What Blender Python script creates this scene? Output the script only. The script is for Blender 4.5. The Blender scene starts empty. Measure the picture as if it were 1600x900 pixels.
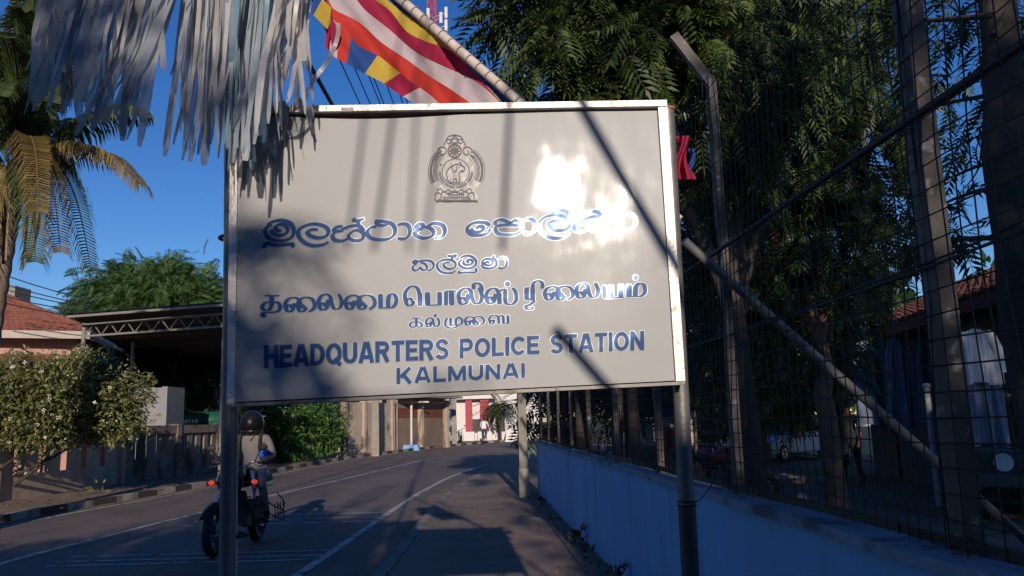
import bpy, bmesh, math, random
import numpy as np
from mathutils import Vector, Matrix, Quaternion

R = math.radians
random.seed(7)
rng = np.random.default_rng(7)
scene = bpy.context.scene
COL = scene.collection

# ---------------------------------------------------------------- camera
F = 1256.0
PITCH, ROLL = R(9.3), R(1.5)
CAMZ = 1.55
_f = Vector((0, math.cos(PITCH), math.sin(PITCH)))
_r0 = Vector((1, 0, 0))
_u0 = Vector((0, -math.sin(PITCH), math.cos(PITCH)))
_r = _r0 * math.cos(ROLL) - _u0 * math.sin(ROLL)
_u = _u0 * math.cos(ROLL) + _r0 * math.sin(ROLL)
cam_d = bpy.data.cameras.new('camera')
cam = bpy.data.objects.new('camera', cam_d)
COL.objects.link(cam)
cam.matrix_world = Matrix(((_r.x, _u.x, -_f.x, 0), (_r.y, _u.y, -_f.y, 0), (_r.z, _u.z, -_f.z, CAMZ), (0, 0, 0, 1)))
cam_d.sensor_width = 36
cam_d.lens = 36 * F / 1600
cam_d.clip_start = 0.05
cam_d.clip_end = 2000
scene.camera = cam

# ---------------------------------------------------------------- sky, sun, exposure
SUN_EL, SUN_AZ = R(15.5), R(175)          # azimuth from +Y towards +X
world = bpy.data.worlds.new('World')
scene.world = world
world.use_nodes = True
wn = world.node_tree
bg = wn.nodes['Background']
sky = wn.nodes.new('ShaderNodeTexSky')
sky.sky_type = 'NISHITA'
sky.sun_disc = False
sky.sun_elevation = SUN_EL
sky.sun_rotation = SUN_AZ
sky.air_density = 1.0
sky.dust_density = 0.0
sky.ozone_density = 4.0
hs = wn.nodes.new('ShaderNodeHueSaturation')          # the clear, deep blue of the day
hs.inputs['Saturation'].default_value = 1.22
hs.inputs['Hue'].default_value = 0.515
wn.links.new(sky.outputs[0], hs.inputs['Color'])
wn.links.new(hs.outputs[0], bg.inputs[0])
bg.inputs[1].default_value = 0.11
to_sun = Vector((math.sin(SUN_AZ) * math.cos(SUN_EL), math.cos(SUN_AZ) * math.cos(SUN_EL), math.sin(SUN_EL)))
sd = bpy.data.lights.new('sun', 'SUN')
sd.energy = 4.3
sd.angle = R(0.53)
sd.color = (1.0, 0.87, 0.73)
so = bpy.data.objects.new('sun', sd)
COL.objects.link(so)
so.rotation_euler = to_sun.to_track_quat('Z', 'Y').to_euler()
so.location = to_sun * 60
vs = scene.view_settings
vs.view_transform = 'Standard'
vs.look = 'None'
vs.gamma = 1
vs.exposure = 0.0
scene.cycles.max_bounces = 6
scene.cycles.transparent_max_bounces = 8

# ---------------------------------------------------------------- helpers: rays
def ray(px, py):
    d = _f * F + _r * (px - 800) + _u * (450 - py)
    return d / d.y
def P(px, py, y):
    return Vector((0, 0, CAMZ)) + ray(px, py) * y
def G(px, py, z=0.0):
    d = ray(px, py)
    return Vector((0, 0, CAMZ)) + d * ((z - CAMZ) / d.z)

# ---------------------------------------------------------------- helpers: materials
MATS = {}
def M(name, col, rough=0.75, var=0.18, scale=4.0, metal=0.0, bump=0.0, bscale=None, spec=0.4, spots=None, emit=0.0, coat=0.0, stretch=None, detail=5.0):
    if name in MATS: return MATS[name]
    m = bpy.data.materials.new(name); m.use_nodes = True
    nt = m.node_tree; b = nt.nodes['Principled BSDF']
    b.inputs['Roughness'].default_value = rough
    b.inputs['Metallic'].default_value = metal
    b.inputs['Specular IOR Level'].default_value = spec
    b.inputs['Coat Weight'].default_value = coat
    tc = nt.nodes.new('ShaderNodeTexCoord')
    vec = tc.outputs['Object']
    if stretch:
        mp = nt.nodes.new('ShaderNodeMapping'); mp.inputs['Scale'].default_value = stretch
        nt.links.new(vec, mp.inputs[0]); vec = mp.outputs[0]
    n = nt.nodes.new('ShaderNodeTexNoise'); n.inputs['Scale'].default_value = scale; n.inputs['Detail'].default_value = detail
    n.inputs['Roughness'].default_value = 0.62
    nt.links.new(vec, n.inputs[0])
    r = nt.nodes.new('ShaderNodeValToRGB')
    c = Vector(col[:3])
    r.color_ramp.elements[0].position = 0.3; r.color_ramp.elements[1].position = 0.7
    r.color_ramp.elements[0].color = (*(c * (1 - var)), 1)
    r.color_ramp.elements[1].color = (*(min(1, v * (1 + var)) for v in c), 1)
    nt.links.new(n.outputs[0], r.inputs[0])
    out = r.outputs[0]
    if spots:                                            # (colour, scale, threshold, strength)
        sc, ss, th, st = spots
        n2 = nt.nodes.new('ShaderNodeTexNoise'); n2.inputs['Scale'].default_value = ss; n2.inputs['Detail'].default_value = 8
        nt.links.new(vec, n2.inputs[0])
        r2 = nt.nodes.new('ShaderNodeValToRGB')
        r2.color_ramp.elements[0].position = th; r2.color_ramp.elements[1].position = min(1, th + 0.1)
        r2.color_ramp.elements[0].color = (0, 0, 0, 1); r2.color_ramp.elements[1].color = (st, st, st, 1)
        nt.links.new(n2.outputs[0], r2.inputs[0])
        mx = nt.nodes.new('ShaderNodeMixRGB'); mx.inputs[2].default_value = (*sc, 1)
        nt.links.new(r2.outputs[0], mx.inputs[0]); nt.links.new(out, mx.inputs[1]); out = mx.outputs[0]
    nt.links.new(out, b.inputs['Base Color'])
    if bump:
        n3 = nt.nodes.new('ShaderNodeTexNoise'); n3.inputs['Scale'].default_value = bscale or scale * 4; n3.inputs['Detail'].default_value = 6
        nt.links.new(vec, n3.inputs[0])
        bp = nt.nodes.new('ShaderNodeBump'); bp.inputs['Strength'].default_value = bump; bp.inputs['Distance'].default_value = 0.02
        nt.links.new(n3.outputs[0], bp.inputs['Height']); nt.links.new(bp.outputs[0], b.inputs['Normal'])
    if emit:
        b.inputs['Emission Color'].default_value = (*col[:3], 1); b.inputs['Emission Strength'].default_value = emit
    MATS[name] = m
    return m

def leaf_mat(name, c0, c1, c2, rough=0.5, trans=0.25, spec=0.4):
    if name in MATS: return MATS[name]
    m = bpy.data.materials.new(name); m.use_nodes = True
    nt = m.node_tree; b = nt.nodes['Principled BSDF']; outn = nt.nodes['Material Output']
    b.inputs['Roughness'].default_value = rough; b.inputs['Specular IOR Level'].default_value = spec
    g = nt.nodes.new('ShaderNodeNewGeometry')
    r = nt.nodes.new('ShaderNodeValToRGB')
    e = r.color_ramp.elements
    e[0].position = 0.0; e[0].color = (*c0, 1); e[1].position = 1.0; e[1].color = (*c2, 1)
    k = e.new(0.6); k.color = (*c1, 1)
    nt.links.new(g.outputs['Random Per Island'], r.inputs[0])
    nt.links.new(r.outputs[0], b.inputs['Base Color'])
    if trans:
        t = nt.nodes.new('ShaderNodeBsdfTranslucent'); nt.links.new(r.outputs[0], t.inputs[0])
        mx = nt.nodes.new('ShaderNodeMixShader'); mx.inputs[0].default_value = trans
        nt.links.new(b.outputs[0], mx.inputs[1]); nt.links.new(t.outputs[0], mx.inputs[2]); nt.links.new(mx.outputs[0], outn.inputs[0])
    MATS[name] = m
    return m

# ---------------------------------------------------------------- helpers: objects
ORG = {}
def tag(o, label=None, cat=None, group=None, kind=None):
    if label: o['label'] = label
    if cat: o['category'] = cat
    if group: o['group'] = group
    if kind: o['kind'] = kind
    return o
def thing(name, label, cat, loc=(0, 0, 0), group=None):
    o = bpy.data.objects.new(name, None); COL.objects.link(o)
    o.location = loc; o.empty_display_size = 0.2
    ORG[o.name] = Vector(loc)
    return tag(o, label, cat, group)
def link_mesh(name, me, parent=None, origin=None):
    o = bpy.data.objects.new(name, me); COL.objects.link(o)
    if parent is not None:
        o.parent = parent; ORG[o.name] = ORG[parent.name]
    else:
        ORG[o.name] = Vector(origin or (0, 0, 0)); o.location = ORG[o.name]
    return o
def copy_tree(o, parent=None):
    c = o.copy(); COL.objects.link(c)
    ORG[c.name] = ORG[o.name]
    if parent is not None: c.parent = parent
    for ch in list(o.children): copy_tree(ch, c)
    return c

class MB:
    def __init__(s): s.v = []; s.f = []; s.m = []; s.sm = []
    def add(s, vs_, fs, mat=0, smooth=False):
        b = len(s.v); s.v += [Vector(v) for v in vs_]
        for f in fs: s.f.append([b + i for i in f]); s.m.append(mat); s.sm.append(smooth)
    def box(s, c, size, rz=0.0, mat=0, rot=None, taper=1.0):
        hx, hy, hz = size[0] / 2, size[1] / 2, size[2] / 2
        q = rot if rot is not None else Matrix.Rotation(rz, 3, 'Z')
        vs_ = []
        for z, t in ((-hz, 1), (hz, taper)):
            for x, y in ((-hx, -hy), (hx, -hy), (hx, hy), (-hx, hy)):
                vs_.append(Vector(c) + q @ Vector((x * t, y * t, z)))
        s.add(vs_, [(3, 2, 1, 0), (4, 5, 6, 7), (0, 1, 5, 4), (1, 2, 6, 5), (2, 3, 7, 6), (3, 0, 4, 7)], mat)
        return s
    def beam(s, p0, p1, w, h, mat=0, up=(0, 0, 1)):
        p0, p1 = Vector(p0), Vector(p1); d = p1 - p0; L = d.length
        if L < 1e-6: return s
        x = d / L; u = Vector(up)
        if abs(x.dot(u)) > 0.98: u = Vector((0, 1, 0))
        y = u.cross(x).normalized(); z = x.cross(y)
        q = Matrix((x, y, z)).transposed()
        return s.box((p0 + p1) / 2, (L, w, h), mat=mat, rot=q)
    def tube(s, pts, r, n=10, mat=0, cap=True, flat=1.0):
        pts = [Vector(p) for p in pts]; k = len(pts)
        rs = r if isinstance(r, (list, tuple)) else [r] * k
        vs_ = []; fs = []
        prev = None
        for i in range(k):
            t = (pts[min(i + 1, k - 1)] - pts[max(i - 1, 0)]).normalized()
            if prev is None:
                a = Vector((0, 0, 1)) if abs(t.z) < 0.9 else Vector((1, 0, 0))
                a = (a - t * a.dot(t)).normalized()
            else:
                a = (prev - t * prev.dot(t)).normalized()
            prev = a; b = t.cross(a)
            for j in range(n):
                th = 2 * math.pi * j / n
                vs_.append(pts[i] + a * (rs[i] * math.cos(th)) + b * (rs[i] * flat * math.sin(th)))
        for i in range(k - 1):
            for j in range(n):
                fs.append((i * n + j, i * n + (j + 1) % n, (i + 1) * n + (j + 1) % n, (i + 1) * n + j))
        s.add(vs_, fs, mat, True)
        if cap:
            s.add(vs_[:n], [tuple(reversed(range(n)))], mat); s.add(vs_[-n:], [tuple(range(n))], mat)
        return s
    def ball(s, c, r, n=12, m=8, mat=0):
        r = Vector((r, r, r)) if not hasattr(r, '__len__') else Vector(r)
        vs_ = []; fs = []
        for i in range(m + 1):
            ph = math.pi * i / m
            for j in range(n):
                th = 2 * math.pi * j / n
                vs_.append(Vector(c) + Vector((r.x * math.sin(ph) * math.cos(th), r.y * math.sin(ph) * math.sin(th), r.z * math.cos(ph))))
        for i in range(m):
            for j in range(n):
                fs.append((i * n + j, (i + 1) * n + j, (i + 1) * n + (j + 1) % n, i * n + (j + 1) % n))
        s.add(vs_, fs, mat, True); return s
    def torus(s, c, Rm, r, axis, n=28, m=10, mat=0, flat=1.0):
        ax = Vector(axis).normalized(); a = ax.orthogonal().normalized(); b = ax.cross(a)
        vs_ = []; fs = []
        for i in range(n):
            th = 2 * math.pi * i / n; d = a * math.cos(th) + b * math.sin(th)
            for j in range(m):
                ph = 2 * math.pi * j / m
                vs_.append(Vector(c) + d * (Rm + r * math.cos(ph)) + ax * (r * flat * math.sin(ph)))
        for i in range(n):
            for j in range(m):
                fs.append((i * m + j, ((i + 1) % n) * m + j, ((i + 1) % n) * m + (j + 1) % m, i * m + (j + 1) % m))
        s.add(vs_, fs, mat, True); return s
    def prism(s, poly, ext, mat=0):
        """closed solid: 3-D polygon extruded by vector ext"""
        n = len(poly); a = [Vector(p) for p in poly]; e = Vector(ext)
        s.add(a + [p + e for p in a], [tuple(reversed(range(n))), tuple(range(n, 2 * n))] + [(i, (i + 1) % n, n + (i + 1) % n, n + i) for i in range(n)], mat)
        return s
    def grid(s, fn, nu, nv, mat=0, smooth=True, matfn=None):
        vs_ = [fn(i / nu, j / nv) for j in range(nv + 1) for i in range(nu + 1)]
        b = len(s.v); s.v += [Vector(v) for v in vs_]
        for j in range(nv):
            for i in range(nu):
                a = b + j * (nu + 1) + i
                s.f.append([a, a + 1, a + nu + 2, a + nu + 1]); s.m.append(matfn(i, j) if matfn else mat); s.sm.append(smooth)
        return s
    def build(s, name, mats, parent=None, origin=None, bevel=0.0):
        if not isinstance(mats, (list, tuple)): mats = [mats]
        me = bpy.data.meshes.new(name)
        og = ORG[parent.name] if parent is not None else Vector(origin or (0, 0, 0))
        me.from_pydata([tuple(v - og) for v in s.v], [], s.f)
        for m in mats: me.materials.append(m)
        me.polygons.foreach_set('material_index', s.m)
        me.polygons.foreach_set('use_smooth', s.sm)
        me.update()
        o = link_mesh(name, me, parent, origin)
        if bevel:
            b = o.modifiers.new('bevel', 'BEVEL'); b.width = bevel; b.segments = 2; b.limit_method = 'ANGLE'
        return o

def smooth_path(pts, sub=6, closed=False):
    pts = [Vector((*p, 0)) if len(p) == 2 else Vector(p) for p in pts]
    n = len(pts); out = []
    rngi = range(n if closed else n - 1)
    for i in rngi:
        if closed: p0, p1, p2, p3 = (pts[(i + k) % n] for k in (-1, 0, 1, 2))
        else: p0, p1, p2, p3 = pts[max(i - 1, 0)], pts[i], pts[i + 1], pts[min(i + 2, n - 1)]
        for k in range(sub):
            t = k / sub
            out.append(0.5 * ((2 * p1) + (p2 - p0) * t + (2 * p0 - 5 * p1 + 4 * p2 - p3) * t * t + (3 * p1 - p0 - 3 * p2 + p3) * t ** 3))
    if not closed: out.append(pts[-1])
    return out

# leaves: copies of a small template spread with numpy into one mesh
def spread(name, tv, tf, pos, dirs, ups, scale, mat, parent=None):
    tv = np.asarray(tv, float); N = len(pos); k = len(tv)
    X = dirs / (np.linalg.norm(dirs, axis=1, keepdims=True) + 1e-9)
    Y = np.cross(ups, X); Y /= (np.linalg.norm(Y, axis=1, keepdims=True) + 1e-9)
    Z = np.cross(X, Y)
    V = pos[:, None, :] + scale[:, None, None] * (tv[None, :, 0:1] * X[:, None, :] + tv[None, :, 1:2] * Y[:, None, :] + tv[None, :, 2:3] * Z[:, None, :])
    V = V.reshape(-1, 3)
    if parent is not None: V = V - np.array(ORG[parent.name])
    nf = len(tf); fl = len(tf[0])
    Fc = (np.arange(N)[:, None, None] * k + np.asarray(tf)[None]).reshape(-1)
    me = bpy.data.meshes.new(name)
    me.vertices.add(len(V)); me.vertices.foreach_set('co', V.reshape(-1))
    me.loops.add(len(Fc)); me.loops.foreach_set('vertex_index', Fc.astype(np.int32))
    me.polygons.add(N * nf)
    me.polygons.foreach_set('loop_start', np.arange(0, N * nf * fl, fl, dtype=np.int32))
    me.polygons.foreach_set('loop_total', np.full(N * nf, fl, dtype=np.int32))
    me.materials.append(mat)
    me.update(calc_edges=True); me.validate()
    return link_mesh(name, me, parent)
def frond_template(pairs=7, llen=0.34, lw=0.085, droop=0.35):
    v = []; f = []
    for i in range(pairs):
        x = 0.12 + 0.80 * i / (pairs - 1); zz = -droop * x * x
        L = llen * (0.75 + 0.5 * math.sin(math.pi * (0.15 + 0.8 * i / pairs)))
        for sgn in (-1, 1):
            b = len(v)
            dx, dy = 0.62, sgn * 0.78
            px_, py_ = -dy * lw, dx * lw
            tip = (x + dx * L, dy * L, zz - 0.12 * L - 0.10)
            mid = (x + dx * L * 0.42, dy * L * 0.42, zz - 0.01)
            v += [(x, 0, zz), (mid[0] + px_ * .5, mid[1] + py_ * .5, mid[2] + 0.012), tip, (mid[0] - px_ * .5, mid[1] - py_ * .5, mid[2] - 0.012)]
            f.append((b, b + 1, b + 2, b + 3))
    b = len(v); zz = -droop * .9
    v += [(0.94, 0, zz), (1.06, lw * .5, zz - .05), (1.25, 0, zz - .14), (1.06, -lw * .5, zz - .05)]; f.append((b, b + 1, b + 2, b + 3))
    b = len(v)                                            # rachis
    v += [(0, 0.008, 0), (0.95, 0.006, -droop * .9), (0.95, -0.006, -droop * .9), (0, -0.008, 0)]; f.append((b, b + 1, b + 2, b + 3))
    return v, f
def leaf_template():
    return [(0, 0, 0), (0.45, 0.19, 0.03), (1, 0, -0.12), (0.45, -0.19, 0.03)], [(0, 1, 2, 3)]
def lobe_points(lobes, per_m3, surf=0.55):
    """clumped points in ellipsoid lobes (c, r, weight); returns points and outward directions"""
    P_, D_ = [], []
    for c, r, w in lobes:
        c = np.array(c); r = np.array(r if hasattr(r, '__len__') else (r, r, r))
        n = int(per_m3 * w * 4.19 * r.prod())
        nc = max(4, n // 14)
        d = rng.normal(size=(nc, 3)); d /= np.linalg.norm(d, axis=1, keepdims=True)
        rad = rng.uniform(surf, 1.0, (nc, 1)) ** 0.6
        cc = d * rad * rng.uniform(0.82, 1.12, (nc, 1))
        idx = rng.integers(0, nc, n)
        sp = rng.normal(size=(n, 3)) * 0.14
        p = cc[idx] + sp
        P_.append(c + p * r)
        D_.append(cc[idx] * np.array([1, 1, .6]) + rng.normal(size=(n, 3)) * 0.55)
    return np.concatenate(P_), np.concatenate(D_)
# ================================================================ setting: ground, road, pavements
m_asph = M('asphalt', (0.14, 0.112, 0.098), 0.85, 0.28, 1.7, bump=0.3, bscale=60, spots=((0.19, 0.155, 0.13), 0.45, 0.5, 0.6), stretch=(1, .35, 1))
m_earth = M('earth', (0.20, 0.145, 0.105), 0.95, 0.3, 2.0, bump=0.5, bscale=14, spots=((0.28, 0.21, 0.155), 1.7, 0.55, 0.7))
m_dirtpave = M('dirt_paving', (0.21, 0.155, 0.125), 0.9, 0.25, 1.2, bump=0.3, bscale=20, spots=((0.23, 0.18, 0.14), 1.1, 0.5, 0.6))
m_paint = M('road_paint', (0.5, 0.48, 0.44), 0.8, 0.15, 8, spots=((0.09, 0.08, 0.075), 5, 0.52, 0.85))
m_conc = M('concrete', (0.24, 0.215, 0.185), 0.9, 0.25, 2.5, bump=0.3, bscale=25, spots=((0.09, 0.075, 0.06), 1.6, 0.55, 0.7))
m_black = M('black_paint', (0.025, 0.024, 0.023), 0.7, 0.3, 6)
m_white = M('white_paint', (0.55, 0.52, 0.47), 0.7, 0.12, 5, spots=((0.25, 0.2, 0.15), 4, 0.58, 0.6))
m_kwhite = M('kerb_white', (0.36, 0.32, 0.27), 0.85, 0.2, 3, spots=((0.14, 0.11, 0.085), 2.5, 0.5, 0.75), bump=.3)
m_kblack = M('kerb_black', (0.05, 0.045, 0.04), 0.85, 0.3, 4, spots=((0.16, 0.125, 0.095), 3, 0.56, 0.7), bump=.3)

g = MB(); g.box((0, 60, -0.2), (700, 700, 0.4)); tag(g.build('ground', m_earth), kind='structure')
# road as a ribbon between its two edges (left edge, right edge), bending right far away
road_l = [(-9.2, -30), (-9.2, 5), (-9.0, 14), (-8.25, 22), (-8.0, 28), (-7.3, 37), (-4.3, 50), (0.5, 60), (9, 70)]
road_r = [(-1.45, -30), (-1.45, 5), (-1.5, 12), (-1.5, 17), (-1.2, 22), (-0.6, 28), (0.1, 35), (2.6, 44), (6.5, 51), (14, 59)]
def resample(pl, n):
    pl = [Vector((*p, 0)) for p in pl]; sp = smooth_path(pl, 8)
    L = [0]
    for a, b in zip(sp, sp[1:]): L.append(L[-1] + (b - a).length)
    out = []; j = 0
    for i in range(n):
        t = L[-1] * i / (n - 1)
        while j < len(L) - 2 and L[j + 1] < t: j += 1
        out.append(sp[j].lerp(sp[j + 1], (t - L[j]) / max(1e-9, L[j + 1] - L[j])))
    return out
NL = 90
rl, rr = resample(road_l, NL), resample(road_r, NL)
def ribbon(mb, a, b, z, mat=0):
    n = len(a); vs_ = []
    for p, q in zip(a, b): vs_ += [(p.x, p.y, z), (q.x, q.y, z)]
    mb.add(vs_, [(2 * i, 2 * i + 1, 2 * i + 3, 2 * i + 2) for i in range(n - 1)], mat)
g = MB(); ribbon(g, rl, rr, 0.004); tag(g.build('road', m_asph), kind='structure')
def offset_line(pts, off):
    out = []
    for i, p in enumerate(pts):
        t = (pts[min(i + 1, len(pts) - 1)] - pts[max(i - 1, 0)]).normalized()
        out.append(p + Vector((t.y, -t.x, 0)) * off)
    return out
def follow(pxs, w, z=0.009):
    pts = resample([(G(*p).x, G(*p).y) for p in pxs], 40)
    return offset_line(pts, -w / 2), offset_line(pts, w / 2)
mk = MB()
ribbon(mk, offset_line(rl, 0.30), offset_line(rl, 0.40), 0.009)
ribbon(mk, *follow([(-260, 965), (0, 882), (160, 840), (320, 800), (419, 776), (545, 747), (669, 717)], 0.11), 0.009)
ribbon(mk, *follow([(300, 1010), (470, 896), (548, 843), (625, 790), (666, 765), (710, 743), (762, 726)], 0.11), 0.009)
for y, x0, x1, w in ((9.72, -5.5, -2.3, .07), (10.02, -5.55, -2.3, .07), (10.38, -5.6, -2.3, .07), (13.3, -5.45, -2.2, .08), (13.85, -5.4, -2.2, .08), (14.5, -5.3, -2.2, .08)):
    mk.add([(x0, y - w / 2, .009), (x1, y - w / 2, .009), (x1, y + w / 2, .009), (x0, y + w / 2, .009)], [(0, 1, 2, 3)])
tag(mk.build('road_markings', m_paint), kind='structure')
# blown sand along the kerb and old repair patches in the asphalt
sa = MB(); e0 = offset_line(rl, 0.0); wv = [0.10 + .22 * abs(math.sin(i * .9) * math.sin(i * .37 + 1)) + rng.uniform(0, .12) for i in range(NL)]
e1 = [p + (offset_line(rl, 1.0)[i] - p) * wv[i] for i, p in enumerate(rl)]
ribbon(sa, e0, e1, 0.0125); e0 = offset_line(rr, -0.0); e1 = [p - (offset_line(rr, 1.0)[i] - p) * wv[-i - 1] * .9 for i, p in enumerate(rr)]
ribbon(sa, e1, e0, 0.0125); tag(sa.build('sand_strip', m_earth), kind='structure')
pt_ = MB()
for x, y, w, l in ((-3.2, 18.6, .28, 2.2), (-7.3, 23, .3, 3.0), (-4.0, 29, 1.6, .22)):
    q = [(-w, -l), (w, -l), (w, l), (-w, l)]; pts_ = []
    for a, b in zip(q, q[1:] + q[:1]): pts_ += [(x + a[0] + (b[0] - a[0]) * k / 8 + rng.normal() * .025, y + a[1] + (b[1] - a[1]) * k / 8 + rng.normal() * .04, .0065) for k in range(8)]
    pt_.add(pts_, [tuple(range(32))])
tag(pt_.build('road_patch', M('asphalt_patch', (0.11, 0.09, 0.08), .8, .25, 6, bump=.4, bscale=50)), kind='structure')
# right footpath: low kerb then a dusty slab walk up to the blue wall
kb = MB()
ra = offset_line(rr, 0.0); rb = offset_line(rr, 0.14)
for i in range(NL - 1):
    kb.prism([(ra[i].x, ra[i].y, 0), (rb[i].x, rb[i].y, 0), (rb[i].x, rb[i].y, 0.07), (ra[i].x, ra[i].y, 0.07)], ra[i + 1] - ra[i]) if i % 2 == 0 or True else None
tag(kb.build('kerb', m_conc), kind='structure')
fp = MB(); ribbon(fp, rb, offset_line(rr, 3.4), 0.062); tag(fp.build('footpath', m_dirtpave), kind='structure')
sl = MB()
for i, y in enumerate((7.9, 13.4)):
    sl.box((-0.45, y, 0.0625), (1.7, 0.035, 0.012), mat=0)
tag(sl.build('footpath_joint', M('joint', (0.05, 0.04, 0.03), .95)), kind='structure')
# left kerb of alternating black and white blocks, footpath and litter
lk = MB()
sp = resample(road_l, 130)
for i in range(len(sp) - 1):
    a, b = sp[i], sp[i + 1]; t = (b - a).normalized(); nrm = Vector((-t.y, t.x, 0))
    b = a + (b - a) * 0.985
    lk.prism([a, b, b + nrm * .16, a + nrm * .16], (0, 0, 0.14), mat=i % 2)
tag(lk.build('kerb', [m_kblack, m_kwhite]), kind='structure')
lp = MB(); ribbon(lp, offset_line(sp, -5.5), offset_line(sp, -0.16), 0.10); tag(lp.build('footpath', m_earth), kind='structure')

# ================================================================ the signboard
SK, SY0 = 0.014, 2.56
SN = Vector((SK, -1, 0)).normalized()
def S(px, py, off=0.0):
    d = ray(px, py)
    return Vector((0, 0, CAMZ)) + d * (SY0 / (1 - SK * d.x)) + SN * off
XL, XR = S(364, 400).x, S(1052, 400).x
def bulge(p):
    u = (p.x - XL) / (XR - XL)
    return -0.006 * 4 * u * (1 - u) + 0.0016 * math.sin(u * 9 + p.z * 3.1) + 0.0012 * math.sin(u * 17 - p.z * 7)
def SP(px, py, off=0.0):
    p = S(px, py)
    return p + SN * (bulge(p) + off)
m_alu = M('aluminium_frame', (0.62, 0.59, 0.55), 0.45, 0.12, 6, metal=0.35, spots=((0.22, 0.13, 0.08), 30, 0.60, 0.75), bump=0.15, bscale=80)
m_steel = M('galvanised_pipe', (0.17, 0.16, 0.155), 0.5, 0.2, 9, metal=0.45, spots=((0.15, 0.08, 0.04), 8, 0.64, 0.6), bump=0.1, bscale=60)
m_panel = M('sign_sheet', (0.36, 0.36, 0.358), 0.09, 0.04, 2.5, spec=0.10, metal=0.05, spots=((0.27, 0.24, 0.2), 11, 0.66, 0.35))
# gentle dents in the sheet so that the sun breaks up into patches
def add_dents(m, scale, dist, detail=1.0, strength=1.0):
    nt = m.node_tree; b = nt.nodes['Principled BSDF']
    tc = nt.nodes.new('ShaderNodeTexCoord'); n = nt.nodes.new('ShaderNodeTexNoise'); n.inputs['Scale'].default_value = scale; n.inputs['Detail'].default_value = detail
    bp = nt.nodes.new('ShaderNodeBump'); bp.inputs['Distance'].default_value = dist; bp.inputs['Strength'].default_value = strength
    nt.links.new(tc.outputs['Object'], n.inputs[0]); nt.links.new(n.outputs[0], bp.inputs['Height']); nt.links.new(bp.outputs[0], b.inputs['Normal'])
add_dents(m_panel, 7.5, 0.0024)
_b = m_panel.node_tree.nodes['Principled BSDF']; _b.inputs['Coat Weight'].default_value = 0.22; _b.inputs['Coat Roughness'].default_value = 0.36
_nt = m_panel.node_tree; _tc = _nt.nodes.new('ShaderNodeTexCoord'); _mp = _nt.nodes.new('ShaderNodeMapping'); _mp.inputs['Scale'].default_value = (5, 5, 1.2); _mp.inputs['Rotation'].default_value = (0, .5, 0)
_n = _nt.nodes.new('ShaderNodeTexNoise'); _n.inputs['Scale'].default_value = 3; _n.inputs['Detail'].default_value = 8; _mr = _nt.nodes.new('ShaderNodeMapRange'); _mr.inputs['From Min'].default_value = .35; _mr.inputs['From Max'].default_value = .7; _mr.inputs['To Min'].default_value = .045; _mr.inputs['To Max'].default_value = .10
_nt.links.new(_tc.outputs['Object'], _mp.inputs[0]); _nt.links.new(_mp.outputs[0], _n.inputs[0]); _nt.links.new(_n.outputs[0], _mr.inputs[0]); _nt.links.new(_mr.outputs[0], _b.inputs['Roughness'])
m_gap = M('gap_shade', (0.11, 0.075, 0.055), 0.8, 0.3, 6)  # dark brown sheet stands in for the shadow above the sagging top edge
sg = thing('police_station_sign', 'large off white trilingual police station signboard with blue lettering on two steel posts', 'signboard', tuple(G(715, 1500)))
TL, TR, BR, BL = (362, 171), (1040, 160), (1069, 601), (356, 636)
def lerp2(a, b, t): return (a[0] + (b[0] - a[0]) * t, a[1] + (b[1] - a[1]) * t)
def quadpx(u, v):                                   # v: 0 top, 1 bottom
    return lerp2(lerp2(TL, TR, u), lerp2(BL, BR, u), v)
mb = MB()
def panel_fn(u, v):
    a = quadpx(u, v)
    sag = 0
    if v < 0.12: sag = (9 * math.exp(-((u - 0.33) / 0.24) ** 2)) * (1 - v / 0.12) ** 1.5     # the top edge has come away from the frame
    uu = 0.008 + 0.984 * u
    a = quadpx(uu, 0.018 + 0.966 * v)
    return SP(a[0], a[1] + sag, 0.0)
mb.grid(panel_fn, 56, 36)
mb.build('sheet', m_panel, sg)
mb = MB(); mb.prism([S(*quadpx(u, v), -0.06) for u, v in ((.004, .99), (.996, .99), (.996, .01), (.004, .01))], -SN * 0.012)
mb.build('gap_shade_sheet', m_gap, sg)
m_alud = M('darker_aluminium', (0.22, 0.205, 0.19), 0.55, 0.2, 6, metal=0.3, spots=((0.12, 0.08, 0.05), 20, 0.58, 0.7))  # darker metal colour for the bottom rail
def fbar(a, b, wpx, o0, o1, name, outward, mat=None):
    """frame bar along the px edge a-b, wpx wide towards the inside"""
    ax, bx = Vector(a), Vector(b); t = (bx - ax).normalized(); n = Vector((-t.y, t.x)) * wpx * outward
    q = [S(*a, o1), S(*b, o1), S(*(bx + n), o1), S(*(ax + n), o1)]
    m_ = MB(); m_.prism(q, SN * (o0 - o1)); return m_.build(name, mat or m_alu, sg)
fbar(TL, TR, 9, 0.022, -0.05, 'frame_rail', 1)
fbar((356, 631), (1069, 596), 5, 0.010, -0.05, 'frame_rail', 1, m_alud)
fbar((362, 180), (356, 631), 12, 0.012, -0.05, 'frame_stile', -1)
fbar((1027, 169), (1055, 596), 14, 0.016, -0.05, 'frame_stile', -1)
# clip holding the sheet at the top
mb = MB(); a = S(545, 176, 0.026); mb.box(a, (0.04, 0.006, 0.014)); mb.build('clip', m_steel, sg)
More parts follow.
